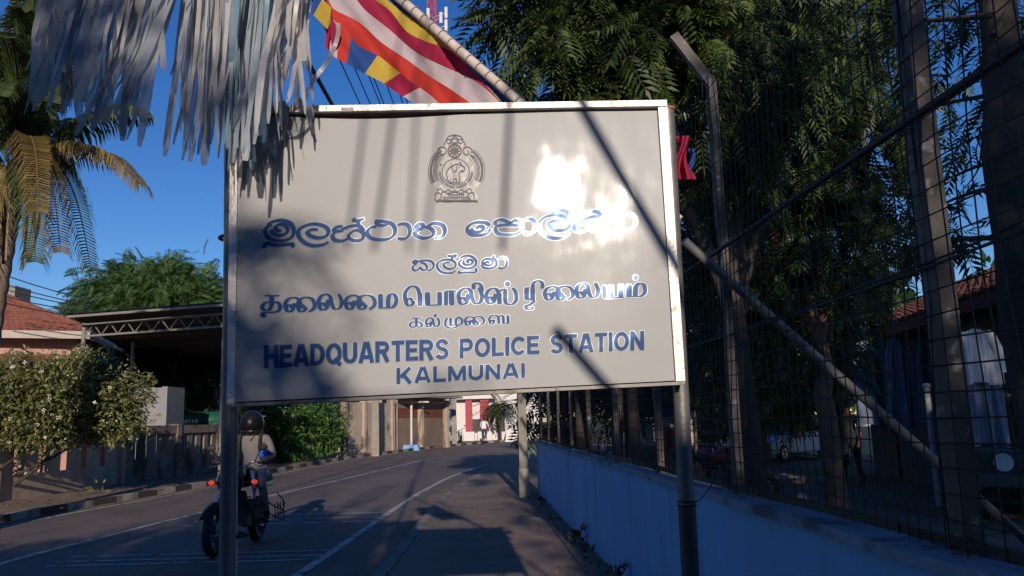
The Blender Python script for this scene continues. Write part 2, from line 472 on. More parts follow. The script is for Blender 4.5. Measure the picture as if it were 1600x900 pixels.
# posts
def post(ptop, pbot, r, name='post', sleeve=False):
    m_ = MB()
    a = S(*ptop, -0.085); b = S(*pbot, -0.085); b = a + (b - a) * ((a.z + 0.3) / (a.z - b.z))
    m_.tube([a, b], r, 18)
    o = m_.build(name, m_steel, sg)
    return a, b, o
pl = post((352, 166), (340, 900), 0.025)
pr = post((1050, 158), (1088, 900), 0.0255)
mb = MB(); a, b, o = pr; c = a + (b - a) * 0.0; mb.tube([a, a + (b - a) * 0.001 + Vector((0, 0, 0.012))], 0.029, 18); mb.build('post_cap', M('rusty_cap', (0.3, 0.12, 0.05), .8), sg)
q = S(1083, 796, -0.085); d = (b - a).normalized()
mb = MB(); mb.tube([q, q + d * 1.4], 0.0285, 18); mb.build('sleeve', M('dark_sleeve', (0.07, 0.066, 0.064), 0.5, 0.2, 8, metal=.3), sg)
mb = MB()
for k in range(2): mb.torus(q - d * (0.004 + .012 * k), 0.0285, 0.0022, d)
mb.tube(smooth_path([q + SN * .028, q + Vector((0.05, -.01, .03)), q + Vector((0.1, .02, .08)), q + Vector((.16, .15, .12))]), 0.0018, 5)
mb.build('tie_wire', m_black, sg)

# ---- lettering: brush strokes traced as centre lines, broad-nib width
m_ink = M('blue_foil', (0.015, 0.072, 0.235), 0.12, 0.08, 3, metal=0.3, spec=0.45, coat=0.18)
m_ink.node_tree.nodes['Principled BSDF'].inputs['Coat Roughness'].default_value = 0.38
add_dents(m_ink, 9, 0.006)
m_halo = M('foil_edge', (0.20, 0.23, 0.27), 0.3, 0.1, 5, spec=0.5, metal=.2)
add_dents(m_halo, 9, 0.006)
def letters(name, strokes, conv, wmax, wmin, ang, parent, halo=1.1, taper=True):
    """strokes in zoom coordinates; conv -> photo px; widths in photo px"""
    main, rim = MB(), MB(); lay = 0
    for st in strokes:
        if isinstance(st, tuple) and st[0] == 'dot':
            c = Vector(conv(*st[1])); rr_ = st[2]
            for mb_, w, off in ((rim, rr_ + halo, .0012), (main, rr_, .0021)):
                mb_.add([SP(c.x + w * math.cos(t * .3927), c.y + w * math.sin(t * .3927), off) for t in range(16)], [tuple(reversed(range(16)))])
            continue
        k = 1.0
        if isinstance(st, tuple) and st[0] == 'w': k = st[1]; st = st[2]
        px = [Vector(conv(*p)) for p in st]
        pa = [Vector((p.x, p.y)) for p in smooth_path([(p.x, p.y) for p in px], 7)]
        n = len(pa); lay += 1
        for mb_, extra, base in ((rim, halo, 0.0008), (main, 0.0, 0.0020)):
            off = base + lay * 0.00007
            vs_ = []
            for i in range(n):
                t = (pa[min(i + 1, n - 1)] - pa[max(i - 1, 0)]); t = t.normalized() if t.length > 1e-6 else Vector((1, 0))
                th = math.atan2(-t.y, t.x)
                w = (wmin + (wmax - wmin) * abs(math.sin(th - ang)) ** 1.3) * k / 2 + extra
                e = min(i, n - 1 - i) / max(1, n - 1)
                if taper: w *= min(1, 0.72 + e * 4)
                nn = Vector((-t.y, t.x))
                c = pa[i]
                if extra and i == 0: c = c - t * extra * .8
                if extra and i == n - 1: c = c + t * extra * .8
                a, b = c + nn * w, c - nn * w
                vs_ += [SP(a.x, a.y, off), SP(b.x, b.y, off)]
            mb_.add(vs_, [(2 * i, 2 * i + 2, 2 * i + 3, 2 * i + 1) for i in range(n - 1)], 0, True)
    o = main.build(name, m_ink, parent)
    if halo: r_ = rim.build('letter_rim', m_halo, o)
    return o
z1 = lambda x, y: (400 + x * .19375, 320 + y * .1937)
z2 = lambda x, y: (700 + x * .19375, 320 + y * .1937)
z3 = lambda x, y: (620 + x * .125, 390 + y * .125)
z4 = lambda x, y: (400 + x * .19375, 430 + y * .1935)
z5 = lambda x, y: (700 + x * .2, 430 + y * .2)
si1 = [
 [(88, 160), (140, 134), (210, 126), (275, 150), (305, 205), (290, 258), (235, 288), (165, 288), (100, 262), (74, 215), (92, 178), (130, 160)],
 [(122, 200), (140, 232), (190, 248), (240, 232), (256, 198), (232, 164), (190, 158), (160, 178), (172, 208), (206, 208)],
 [(72, 345), (70, 320), (95, 312), (160, 325), (230, 322), (292, 318), (294, 345)],
 [(585, 298), (540, 322), (460, 330), (390, 305), (345, 255), (345, 205), (395, 170), (475, 155), (555, 175), (585, 215), (560, 255), (500, 267), (440, 250), (415, 222), (450, 200), (500, 200)],
 [(700, 172), (645, 182), (628, 205), (660, 212), (705, 205)],
 [(650, 215), (618, 245), (632, 282), (685, 292), (735, 275), (755, 235), (800, 205), (850, 215), (868, 245), (845, 282), (790, 288), (752, 270)],
 [(690, 200), (760, 172), (835, 172), (868, 215)],
 [(782, 110), (800, 128), (840, 120), (872, 110)], [(828, 124), (822, 166)],
 [(930, 180), (902, 205), (898, 235), (925, 265), (990, 280), (1065, 272), (1112, 238), (1118, 188), (1090, 150), (1030, 132), (955, 126)],
 [(962, 130), (985, 158), (1030, 165), (1068, 150)], [(904, 200), (930, 180), (972, 174)],
 [(1140, 162), (1180, 150), (1222, 160), (1240, 200), (1228, 248), (1190, 272), (1138, 268)],
 [(1345, 192), (1310, 188), (1290, 170), (1312, 150), (1345, 160), (1335, 190), (1282, 212)],
 [(1276, 212), (1292, 246), (1350, 266), (1412, 252), (1432, 218), (1400, 184), (1355, 176)],
 [(1380, 166), (1440, 145), (1502, 162), (1522, 208), (1500, 252), (1440, 266)]]
ln = letters('sinhala_lettering', si1, z1, 7.4, 3.6, 0.55, sg)
si2 = [
 [(340, 165), (300, 142), (230, 138), (172, 162), (155, 200), (190, 238), (260, 243), (318, 225), (342, 190)],
 [(185, 188), (205, 214), (258, 214), (286, 190), (268, 170), (238, 176), (232, 190)],
 [(388, 160), (380, 132), (430, 118), (482, 136), (495, 152), (535, 124), (582, 128), (596, 160), (590, 205), (540, 235), (470, 240), (405, 230), (382, 200), (392, 172), (440, 162), (520, 162), (566, 166)],
 [(610, 126), (650, 112), (690, 126), (704, 165), (690, 212), (650, 232), (608, 222)],
 [(985, 225), (930, 262), (850, 268), (780, 240), (740, 190), (745, 130), (800, 90), (880, 80), (950, 100), (985, 150), (955, 195), (890, 205), (830, 185), (812, 150), (850, 130), (900, 132)],
 [(840, 70), (880, 44), (930, 44), (968, 66), (990, 92)],
 [(1082, 100), (1036, 108), (1020, 130), (1050, 138), (1092, 130)],
 [(1045, 142), (1018, 170), (1030, 205), (1075, 216), (1118, 200), (1140, 162), (1180, 140), (1222, 150), (1238, 180), (1215, 206), (1170, 208), (1138, 192)],
 [(1075, 124), (1140, 98), (1205, 100), (1238, 148)], [(1100, 78), (1150, 54), (1205, 58), (1238, 88)],
 [(1340, 130), (1298, 122), (1270, 148), (1285, 190), (1340, 204), (1392, 190), (1410, 150), (1380, 118), (1352, 128), (1356, 158)],
 [(1262, 190), (1300, 212), (1390, 214), (1470, 196), (1512, 150), (1498, 96), (1450, 74), (1404, 92), (1402, 130)]]
letters('sinhala_lettering', si2, z2, 7.0, 3.6, 0.55, sg)
si3 = [
 [(260, 152), (225, 132), (200, 147), (218, 166), (252, 150), (300, 135), (380, 130), (440, 150), (460, 195), (432, 243), (380, 257)],
 [(255, 165), (202, 205), (197, 236), (222, 256), (262, 245), (290, 220), (320, 250), (360, 245), (375, 210), (342, 170), (290, 155)],
 [(735, 255), (690, 285), (610, 290), (540, 265), (505, 215), (510, 165), (560, 130), (640, 120), (710, 140), (735, 185), (710, 225), (650, 235), (600, 215), (585, 175), (620, 158), (665, 160)],
 [(640, 65), (660, 76), (700, 68), (735, 65), (730, 85), (705, 85)], [(690, 80), (688, 120)],
 [(785, 105), (840, 78), (910, 75), (972, 110), (992, 165), (960, 212), (890, 232), (820, 218), (780, 180), (785, 142), (820, 122)],
 [(840, 130), (832, 165), (870, 188), (930, 174), (948, 145), (920, 122), (884, 126), (882, 150), (905, 155)],
 [(780, 260), (780, 286), (860, 282), (984, 278), (984, 228)],
 [(1042, 200), (1075, 184), (1070, 150), (1100, 117), (1150, 112), (1190, 130), (1195, 168), (1160, 192), (1112, 188), (1096, 165), (1130, 150), (1160, 162)],
 [(1060, 206), (1112, 230), (1190, 228), (1238, 200), (1244, 150), (1216, 112), (1182, 108)], [(1190, 100), (1226, 70)],
 [(1270, 120), (1310, 98), (1358, 110), (1376, 160), (1358, 213), (1310, 233), (1268, 220)]]
letters('sinhala_lettering', si3, z3, 4.3, 2.2, 0.55, sg, halo=1.2)
def ai(x, y, s=1.0, w=1.0):                       # Tamil vowel sign ai, box 250 x 125 at top-left x, y
    q = lambda a: [(x + px_ * s, y + py_ * s * w) for px_, py_ in a]
    return [q([(62, 92), (40, 70), (18, 80), (14, 104), (34, 122), (60, 112), (72, 84), (78, 54)]), q([(14, 104), (4, 66), (26, 26), (72, 10), (112, 26), (128, 66), (126, 100)]),
            q([(160, 92), (140, 70), (118, 80), (112, 104), (132, 122), (158, 112), (172, 84)]), q([(110, 100), (104, 62), (130, 22), (176, 8), (220, 22), (242, 62), (232, 98), (196, 122)])]
def la(x, y, s=1.0):                              # Tamil la, box 200 x 140
    q = lambda a: [(x + px_ * s, y + py_ * s) for px_, py_ in a]
    return [q([(62, 104), (40, 80), (18, 90), (12, 112), (32, 130), (62, 122), (76, 92), (76, 50)]), q([(12, 108), (4, 62), (24, 22), (66, 6), (98, 28), (108, 80), (132, 122), (172, 116), (188, 68), (172, 20), (156, 4)])]
ta1 = [[(72, 166), (188, 166)], ('w', 1.2, [(128, 168), (126, 250)]),
       [(122, 216), (76, 224), (50, 258), (72, 284), (108, 276), (126, 250)], [(126, 214), (178, 224), (196, 262), (170, 294), (105, 300), (62, 304), (52, 326), (70, 336)], ('dot', (66, 324), 3.2)]
ta1 += ai(232, 172) + la(502, 148) + ai(715, 152)
ta1 += [('w', 1.15, [(1002, 150), (1004, 264)]), [(986, 264), (1060, 262), (1108, 258)], ('w', 1.1, [(1064, 262), (1066, 190), (1078, 156)]), [(1074, 158), (1106, 150), (1130, 184), (1126, 226), (1100, 258)]]
ta1 += [[(1262, 205), (1238, 186), (1216, 198), (1212, 224), (1232, 244), (1262, 232), (1268, 204)], [(1208, 226), (1200, 150), (1230, 100), (1272, 88), (1306, 112), (1318, 170), (1320, 248)], ('w', 1.2, [(1320, 140), (1322, 248)]),
        ('w', 1.3, [(1382, 135), (1384, 244)]), [(1366, 242), (1495, 238)], ('w', 1.15, [(1480, 132), (1482, 240)])]
letters('tamil_lettering', ta1, z4, 6.6, 2.0, 0.05, sg)
ta2 = [[(-16, 122), (-16, 236)], [(-16, 122), (62, 121)], ('w', 1.3, [(26, 122), (28, 234)])] + la(78, 94) + [[(256, 150), (264, 100), (248, 66), (222, 60), (200, 74), (200, 108)],
       ('w', 1.3, [(212, 64), (240, 62)])] + la(294, 94, 0.95)[:1] + [[(306, 200), (298, 160), (318, 116), (360, 100), (390, 124), (400, 176), (402, 226)], ('w', 1.1, [(402, 140), (402, 226)]), [(402, 122), (444, 112), (448, 200), (468, 224), (508, 222), (534, 186), (526, 126), (500, 96)],
       ('dot', (464, 66), 4.2), ('w', 1.15, [(614, 100), (614, 186)]), [(602, 98), (640, 97)], [(602, 186), (664, 184)], ('w', 1.15, [(662, 100), (662, 196)]), [(682, 196), (644, 226), (612, 240), (618, 262), (650, 262), (668, 246)],
       [(662, 108), (668, 62), (704, 42), (736, 60), (738, 102)]] + ai(752, 78, .93) + la(1000, 58, 0.92)
ta2 += [[(1222, 78), (1224, 182)], [(1216, 181), (1374, 174)], ('w', 1.25, [(1272, 76), (1272, 178)]), ('w', 1.25, [(1348, 72), (1350, 174)]),
        ('w', 1.35, [(1412, 74), (1413, 170)]), [(1394, 171), (1504, 167)], ('w', 1.2, [(1462, 168), (1466, 96), (1490, 64)]), [(1486, 64), (1526, 76), (1538, 120), (1526, 150), (1500, 168)], ('dot', (1463, 18), 4.2)]
letters('tamil_lettering', ta2, z5, 6.6, 2.0, 0.05, sg)
ta3 = [[(1254, 345), (1338, 344)], ('w', 1.1, [(1292, 345), (1292, 412)]), [(1290, 374), (1252, 380), (1240, 404), (1264, 420), (1290, 404)], [(1292, 374), (1326, 384), (1338, 404), (1318, 418), (1294, 412)]] + la(1368, 340, .58) + \
      [('dot', (1445, 324), 2.6)]
letters('tamil_lettering', ta3, z4, 3.9, 1.4, 0.05, sg, halo=1.1)
ta4 = [[(-6, 332), (-20, 358), (-18, 394), (20, 412), (60, 404), (82, 386)], ('w', 1.1, [(20, 330), (20, 390)]), [(14, 389), (92, 387)], ('w', 1.1, [(62, 388), (62, 346), (84, 326)]), [(82, 326), (108, 344), (106, 374), (86, 388)]] + ai(130, 316, .62, .95) + \
      [[(352, 360), (338, 350), (328, 360), (330, 374), (344, 380), (356, 368), (362, 346)], [(328, 368), (322, 340), (340, 316), (372, 312), (392, 330), (396, 378)], ('w', 1.1, [(396, 330), (397, 378)]), [(396, 322), (420, 312), (432, 328), (432, 376)], ('w', 1.2, [(432, 316), (433, 376)]), [(428, 378), (474, 374)], ('w', 1.2, [(468, 310), (470, 376)])]
letters('tamil_lettering', ta4, z5, 3.9, 1.4, 0.05, sg, halo=1.1)

ARC = lambda cx, cy, rx, ry, a0, a1, n=9: [(cx + rx * math.cos(R(a0 + (a1 - a0) * i / n)), cy + ry * math.sin(R(a0 + (a1 - a0) * i / n))) for i in range(n + 1)]
# heavy sans capitals: (advance, strokes); unit = cap height, y up; strokes of constant width
T_ = 0.21; h_ = T_ / 2
CAPS = {
 'H': (.78, [[(h_, 0), (h_, 1)], [(.78 - h_, 0), (.78 - h_, 1)], [(h_, .5), (.78 - h_, .5)]]),
 'E': (.68, [[(h_, 0), (h_, 1)], [(h_, 1 - h_), (.66, 1 - h_)], [(h_, .51), (.62, .51)], [(h_, h_), (.68, h_)]]),
 'A': (.86, [[(.10, 0), (.39, 1)], [(.76, 0), (.47, 1)], [(.22, .28), (.64, .28)]]),
 'D': (.78, [[(h_, 0), (h_, 1)], [(h_, 1 - h_), (.34, 1 - h_)] + ARC(.34, .5, .335, .395, 84, -84, 12) + [(.34, h_), (h_, h_)]]),
 'Q': (.86, [ARC(.43, .5, .325, .395, 0, 360, 22), [(.48, .30), (.80, -.04)]]),
 'U': (.78, [[(h_, 1), (h_, .38)] + ARC(.39, .38, .285, .275, 180, 360, 12) + [(.78 - h_, .38), (.78 - h_, 1)]]),
 'R': (.80, [[(h_, 0), (h_, 1)], [(h_, 1 - h_), (.46, 1 - h_)] + ARC(.46, .705, .19, .19, 90, -90, 9) + [(.46, .515), (h_, .515)], [(.42, .5), (.68, 0)]]),
 'T': (.72, [[(.36, 0), (.36, 1)], [(0, 1 - h_), (.72, 1 - h_)]]),
 'S': (.74, [[(.64, .73)] + ARC(.365, .72, .25, .185, 20, 180, 8) + [(.125, .70), (.2, .575), (.37, .51), (.55, .44), (.62, .30)] + ARC(.365, .285, .26, .19, 0, -165, 10)]),
 'P': (.74, [[(h_, 0), (h_, 1)], [(h_, 1 - h_), (.43, 1 - h_)] + ARC(.43, .67, .20, .225, 90, -90, 9) + [(.43, .445), (h_, .445)]]),
 'O': (.86, [ARC(.43, .5, .325, .395, 0, 360, 22)]),
 'L': (.66, [[(h_, 0), (h_, 1)], [(h_, h_), (.66, h_)]]),
 'I': (.22, [[(h_, 0), (h_, 1)]]),
 'C': (.80, [ARC(.43, .5, .325, .395, 38, 322, 18)]),
 'N': (.78, [[(h_, 0), (h_, 1)], [(.78 - h_, 0), (.78 - h_, 1)], [(h_, .96), (.78 - h_, .04)]]),
 'K': (.82, [[(h_, 0), (h_, 1)], [(.22, .40), (.70, 1)], [(.36, .56), (.72, 0)]]),
 'M': (.94, [[(h_, 0), (h_, 1)], [(.94 - h_, 0), (.94 - h_, 1)], [(.14, .95), (.47, .06)], [(.80, .95), (.47, .06)]])}
def word(name, text, bl, brt, capl, capr, halo=0.9):
    gap = 0.085; x = 0; items = []
    for ch in text:
        w, st = CAPS[ch]; items += [[(x + p[0], p[1]) for p in q] for q in st]; x += w + gap
    W = x - gap; main, rim = MB(), MB(); lay = 0
    def px(p):
        u = p[0] / W; c = capl + (capr - capl) * u
        return (bl[0] + (brt[0] - bl[0]) * u, bl[1] + (brt[1] - bl[1]) * u - c * p[1])
    asp = (brt[0] - bl[0]) / W / ((capl + capr) / 2)
    for pts in items:
        pa = [Vector((p[0] * asp, p[1], 0)) for p in pts]; n = len(pa); lay += 1
        for mb_, ex, base in ((rim, halo / capl, 0.0008), (main, 0, 0.0019)):
            off = base + lay * 0.00005; vs_ = []
            for i in range(n):
                t = (pa[min(i + 1, n - 1)] - pa[max(i - 1, 0)]).normalized(); nn = Vector((-t.y, t.x, 0)) * (T_ * (0.62 + .38 * asp) / 2 + ex)
                c = pa[i]
                if i == 0: c = c - t * ex
                if i == n - 1: c = c + t * ex
                for q in (c + nn, c - nn): vs_.append(SP(*px((q.x / asp, q.y)), off))
            mb_.add(vs_, [(2 * i, 2 * i + 1, 2 * i + 3, 2 * i + 2) for i in range(n - 1)])
    o = main.build(name, m_ink, sg); rim.build('letter_rim', m_halo, o)
word('english_lettering', 'HEADQUARTERS', (413, 575), (701, 561), 35, 32)
word('english_lettering', 'POLICE', (718, 560), (843, 553), 31, 29)
word('english_lettering', 'STATION', (860, 553), (1006, 547), 30, 30)
word('english_lettering', 'KALMUNAI', (619, 600), (821, 590), 25, 23)

# ---- emblem
m_silver = M('emblem_silver', (0.30, 0.285, 0.285), 0.35, 0.06, 8, spec=.25)
m_line = M('emblem_ink', (0.045, 0.035, 0.06), 0.45, 0.1, 8, spec=.3)
add_dents(m_silver, 30, 0.002)
ze = lambda x, y: (640 + x / 5.625, 180 + y / 5.625)
def ell(cx, cy, rx, ry, a0, a1, n=40): return [(cx + rx * math.cos(R(a0 + (a1 - a0) * i / n)), cy + ry * math.sin(R(a0 + (a1 - a0) * i / n))) for i in range(n + 1)]
em = MB()
out = ell(412, 480, 252, 236, -205, 25, 40)
outline = [(228, 752), (222, 690), (250, 662)] + [p for p in ell(412, 482, 250, 236, 152, 236, 16)] + [(300, 250), (340, 185), (380, 168), (430, 172), (480, 215), (510, 268)] + [p for p in ell(412, 482, 250, 236, -58, 26, 16)] + [(585, 668), (602, 700), (600, 752)]
em.add([SP(*ze(*p), 0.0009) for p in outline], [tuple(reversed(range(len(outline))))])
eo = em.build('emblem', m_silver, sg)
es = MB(); lay = 0
def pen(pts, w, closed=False, curve=True):
    global lay
    pa = smooth_path(pts, 4) if curve else [Vector((*p, 0)) for p in pts]
    lay += 1; off = 0.0017 + lay * 0.000012; n = len(pa); vs_ = []
    for i in range(n):
        t = (pa[min(i + 1, n - 1)] - pa[max(i - 1, 0)]); t = t.normalized() if t.length > 1e-6 else Vector((1, 0, 0))
        nn = Vector((-t.y, t.x, 0)) * w * .75
        for q in (pa[i] + nn, pa[i] - nn): vs_.append(SP(*ze(q.x, q.y), off))
    es.add(vs_, [(2 * i, 2 * i + 2, 2 * i + 3, 2 * i + 1) for i in range(n - 1)])
pen(ell(412, 482, 248, 234, 150, 234), 5, curve=False); pen(ell(412, 482, 248, 234, -54, 28), 4, curve=False)
pen(ell(412, 482, 205, 196, 150, 226), 4, curve=False); pen(ell(412, 482, 205, 196, -46, 28), 4, curve=False)
pen(ell(405, 492, 120, 114, 0, 360), 6, curve=False)
pen(ell(408, 490, 168, 160, 130, 232), 3, curve=False); pen(ell(408, 490, 168, 160, -52, 48), 3, curve=False)
for k in range(26):                                           # ring of petals
    for a0, a1 in ((152, 232), (-52, 26)):
        a = a0 + (a1 - a0) * k / 25; c, s_ = math.cos(R(a)), math.sin(R(a))
        pen([(412 + 216 * c, 482 + 205 * s_), (412 + 238 * c, 482 + 225 * s_)], 8, curve=False)
        if k % 2 == 0: pen([(412 + 176 * c, 482 + 168 * s_), (412 + 190 * math.cos(R(a + 5)), 482 + 182 * math.sin(R(a + 5))), (412 + 198 * c, 482 + 190 * s_)], 5)
for k in range(30):                                           # small characters round the inner ring
    a = 176 - 172 * k / 29
    if k in (7, 14, 22): continue
    c, s_ = math.cos(R(a)), math.sin(R(a)); x, y = 405 + 142 * c, 492 + 137 * s_
    pen([(x - 9, y - 4), (x, y - 10), (x + 9, y - 3), (x + 2, y + 8), (x - 8, y + 5)], 4)
for k in range(18):
    a = R(k * 20); pen([(272 + 5 * math.cos(a), 432 + 5 * math.sin(a)), (272 + 5 * math.cos(a + 1.2), 432 + 5 * math.sin(a + 1.2))], 7, curve=False)
pen(ell(395, 310, 58, 58, 0, 360), 9, curve=False); pen(ell(395, 310, 12, 12, 0, 360, 12), 12, curve=False)
for k in range(10):
    a = R(k * 36); c, s_ = math.cos(a), math.sin(a)
    pen([(395 + 20 * c, 310 + 20 * s_), (395 + 48 * c, 310 + 48 * s_)], 9, curve=False)
for flip in (1, -1):                                          # scrolls of the crest
    X = lambda x: 395 + flip * (x - 395)
    pen([(X(245), 330), (X(250), 292), (X(285), 275), (X(318), 290), (X(318), 325), (X(290), 345), (X(268), 330), (X(280), 305)], 6)
    pen([(X(300), 262), (X(318), 225), (X(350), 205), (X(368), 228), (X(340), 245), (X(330), 232)], 6)
    pen([(X(320), 210), (X(345), 182), (X(395), 168)], 6); pen([(X(395), 178), (X(370), 200), (X(360), 230), (X(395), 240)], 5)
    pen([(X(345), 250), (X(375), 215), (X(395), 196)], 4); pen([(X(255), 350), (X(235), 362), (X(225), 390)], 5)
    pen([(X(240), 660), (X(270), 640), (X(300), 670), (X(340), 650), (X(370), 668), (X(395), 655)], 5)
    pen([(X(226), 750), (X(224), 690), (X(250), 676), (X(280), 700), (X(262), 735), (X(232), 748)], 6)
    pen([(X(270), 690), (X(300), 665), (X(330), 682), (X(395), 672)], 5)
for yy, n, xx0, xx1 in ((700, 9, 340, 470), (724, 14, 300, 520)):
    for k in range(n):
        x = xx0 + (xx1 - xx0) * k / (n - 1); pen([(x - 7, yy - 5), (x, yy - 9), (x + 6, yy - 2), (x - 1, yy + 7)], 4)
pen([(235, 756), (300, 742), (400, 746), (500, 742), (598, 756)], 8); pen([(240, 744), (320, 756), (420, 752), (520, 756), (596, 742)], 4)
pen([(345, 586), (330, 545), (322, 510), (345, 465), (385, 435), (425, 424), (452, 440), (478, 452), (484, 474), (468, 490), (444, 496), (432, 515), (440, 560), (432, 585), (414, 586), (408, 556), (386, 560), (384, 586), (362, 588), (354, 560)], 6)
pen([(380, 440), (372, 470), (394, 494), (412, 472), (408, 440)], 5); pen([(460, 446), (452, 418), (440, 404)], 7); pen([(446, 478), (458, 486), (470, 480)], 5); pen([(430, 455), (438, 456)], 7, curve=False)
pen([(330, 545), (322, 570), (326, 580)], 4); pen([(345, 590), (440, 590)], 4, curve=False)
es.build('emblem_drawing', m_line, eo)
# ================================================================ right side: blue wall, mesh fence, compound
WA, WB = Vector((1.39 + .059 * 3, -3, 0)), Vector((0.41, 16.6, 0))       # roadside face of the wall
WD = (WB - WA).normalized(); WN = Vector((WD.y, -WD.x, 0))                # WN points into the compound (+x)
m_blue = M('blue_wall_paint', (0.21, 0.41, 0.66), 0.8, 0.12, 1.8, bump=0.2, bscale=30, spots=((0.13, 0.19, 0.3), 2.2, 0.56, 0.4), stretch=(1, 1, .22))
m_coping = M('wall_coping', (0.24, 0.285, 0.35), 0.85, 0.2, 5, bump=0.3, bscale=30, spots=((0.06, 0.055, 0.05), 4, 0.56, 0.7))
WH = 1.08
bw = thing('boundary_wall', 'long low boundary wall painted blue under the mesh fence', 'wall', tuple((WA + WB) / 2))
mb = MB()
def wpt(t, n, z): return WA + (WB - WA) * t + WN * n + Vector((0, 0, z))
mb.prism([wpt(0, 0, 0), wpt(1, 0, 0), wpt(1, 0, WH), wpt(0, 0, WH)], WN * 0.15); mb.build('wall', m_blue, bw)
mb = MB()
NW = 48
rag = [0.012 * math.sin(i * 1.7) + rng.normal() * .006 for i in range(NW + 1)]
for i in range(NW):
    a, b = i / NW, (i + 1) / NW
    mb.prism([wpt(a, -0.035 + rag[i], WH + .001), wpt(b, -0.035 + rag[i + 1], WH + .001), wpt(b, 0.2, WH + .001), wpt(a, 0.2, WH + .001)], Vector((0, 0, 0.038)))
mb.build('coping', m_coping, bw)
# gutter of earth and litter at the foot of the wall
mb = MB()
mb.prism([wpt(0, -.30, .066), wpt(1, -.24, .066), wpt(1, -.002, .066), wpt(0, -.002, .066)], Vector((0, 0, .02)))
tag(mb.build('earth_strip', m_earth), kind='structure')
# fence
m_post = M('fence_post_steel', (0.105, 0.09, 0.08), 0.6, 0.2, 7, metal=.25, spots=((0.42, 0.4, 0.37), 16, 0.60, 0.8), bump=.15, bscale=40)
m_wire = M('mesh_wire', (0.035, 0.033, 0.032), 0.55, 0.2, 20, metal=.4)
FT = 3.5; FB = WH + 0.05
fl_len = (WB - WA).length
ys = [0.45, 2.47, 4.5, 6.3, 8.1, 9.9, 11.6, 13.2, 14.8, 16.45]
fc = thing('mesh_fence', 'tall weld mesh security fence with cranked steel posts above blue wall', 'fence', tuple((WA + WB) / 2 + Vector((0, 0, WH))))
def fpt(y, n, z):
    t = (y - WA.y) / (WB.y - WA.y); return wpt(t, n, z)
def fence_post(y, thick=0.07, arm=True):
    m_ = MB(); b = fpt(y, 0.085, WH - 0.3); m_.beam(b, (b.x, b.y, FT), thick, thick * .8, up=WN)
    o = m_.build('post', m_post, fc)
    if arm:
        m_ = MB(); m_.beam((b.x, b.y, FT - .02), (b.x - .2, b.y + 0.02, FT + .30), thick * .95, thick * .75, up=(0, 1, 0)); m_.build('arm', m_post, o)
for i, y in enumerate(ys): fence_post(y, 0.078 if i == 1 else 0.06)
PITCHW = 0.076
for a, b in zip(ys, ys[1:]):
    m_ = MB(); L = (fpt(b, 0, 0) - fpt(a, 0, 0)).length; n = int(L / PITCHW)
    if a < 1: a = 1.2; L = (fpt(b, 0, 0) - fpt(a, 0, 0)).length; n = int(L / PITCHW)
    r = 0.0027
    ph = rng.normal(size=6) * .012
    wob = lambda y, z: 0.04 + 0.016 * math.sin(3 * y + 2.2 * z + ph[0] * 90) + 0.008 * math.sin(7 * y - 5 * z)
    for k in range(n + 1):
        y = a + (b - a) * k / n
        zs = [FB + .01 + (FT - FB - .02) * q / 6 for q in range(7)]
        m_.tube([fpt(y + .006 * math.sin(q * 1.3 + k), wob(y, z), z) for q, z in enumerate(zs)], r, 4, cap=False)
    for k in range(int((FT - FB) / PITCHW) + 1):
        z = FB + .015 + PITCHW * k
        m_.tube([fpt(a + (b - a) * q / 6, wob(a + (b - a) * q / 6, z) + 0.004, z + .004 * math.sin(q + k)) for q in range(7)], r, 4, cap=False)
    m_.build('mesh_panel', m_wire, fc)
m_ = MB()
for z, rr_ in ((2.47, 0.014),): m_.tube([fpt(ys[0], 0.055, z), fpt(ys[-1], 0.055, z)], rr_, 8)
m_.build('rail', m_wire, fc)
m_ = MB()
for z in (FB + 0.03,): m_.beam(fpt(ys[0], 0.06, z), fpt(ys[-1], 0.06, z), .03, .03)
m_.build('rail', m_wire, fc)
m_ = MB()
m_.tube([fpt(0.9, .045, 2.03), fpt(2.47, .04, 1.98), fpt(4.1, .05, 1.97), fpt(6, .05, 2.0)], 0.005, 5); m_.tube([fpt(0.9, .05, 2.10), fpt(2.3, .045, 2.0), fpt(4.1, .055, 1.98)], 0.004, 5)
m_.build('strand', m_wire, fc)
br = thing('brace_pipe', 'long grey pipe leaning diagonally behind the mesh fence', 'pipe', (3.4, 4.2, 0))
m_ = MB(); p0, p1 = P(1082, 388, 4.35), P(1490, 745, 4.75); m_.tube([p0 + (p0 - p1) * .03, p0, p1, p1 + (p1 - p0) * 0.95], 0.026, 12); m_.build('pipe', M('pale_pipe', (0.2, 0.19, 0.175), .55, .2, 8, metal=.2), br)

# concrete post at the end of the wall
cp = thing('concrete_post', 'grey concrete post with base coloured pale as if sunlit at the far end of blue wall', 'post', tuple(G(819, 781)))
m_ = MB(); b = G(819, 781); m_.box(b + Vector((0, 0, 1.55)), (0.17, 0.17, 3.1), rz=.1, taper=.9); m_.build('shaft', m_conc, cp)
m_ = MB(); m_.box(b + Vector((0, -.01, .3)), (0.2, .2, .6), rz=.1, taper=.96); m_.build('base', M('sunlit_concrete', (0.36, .32, .27), .9, .25, 5, bump=.3, spots=((.12, .1, .08), 5, .55, .6)), cp)  # paler base has the sunlight put into its colour
# leaf litter along the wall foot
tv, tf = leaf_template()
n = 420
t = rng.uniform(0.2, 0.98, n); pos = np.array([tuple(wpt(a, -abs(rng.normal()) * .22 - .01, .09)) for a in t])
dirs = rng.normal(size=(n, 3)) * np.array([1, 1, .15]); ups = rng.normal(size=(n, 3)) * .25 + np.array([0, 0, 1])
o = spread('leaf_litter', tv, tf, pos, dirs, ups, rng.uniform(.03, .08, n), leaf_mat('dry_leaf', (.12, .07, .03), (.2, .13, .06), (.3, .22, .11), .8, 0))
tag(o, kind='stuff')

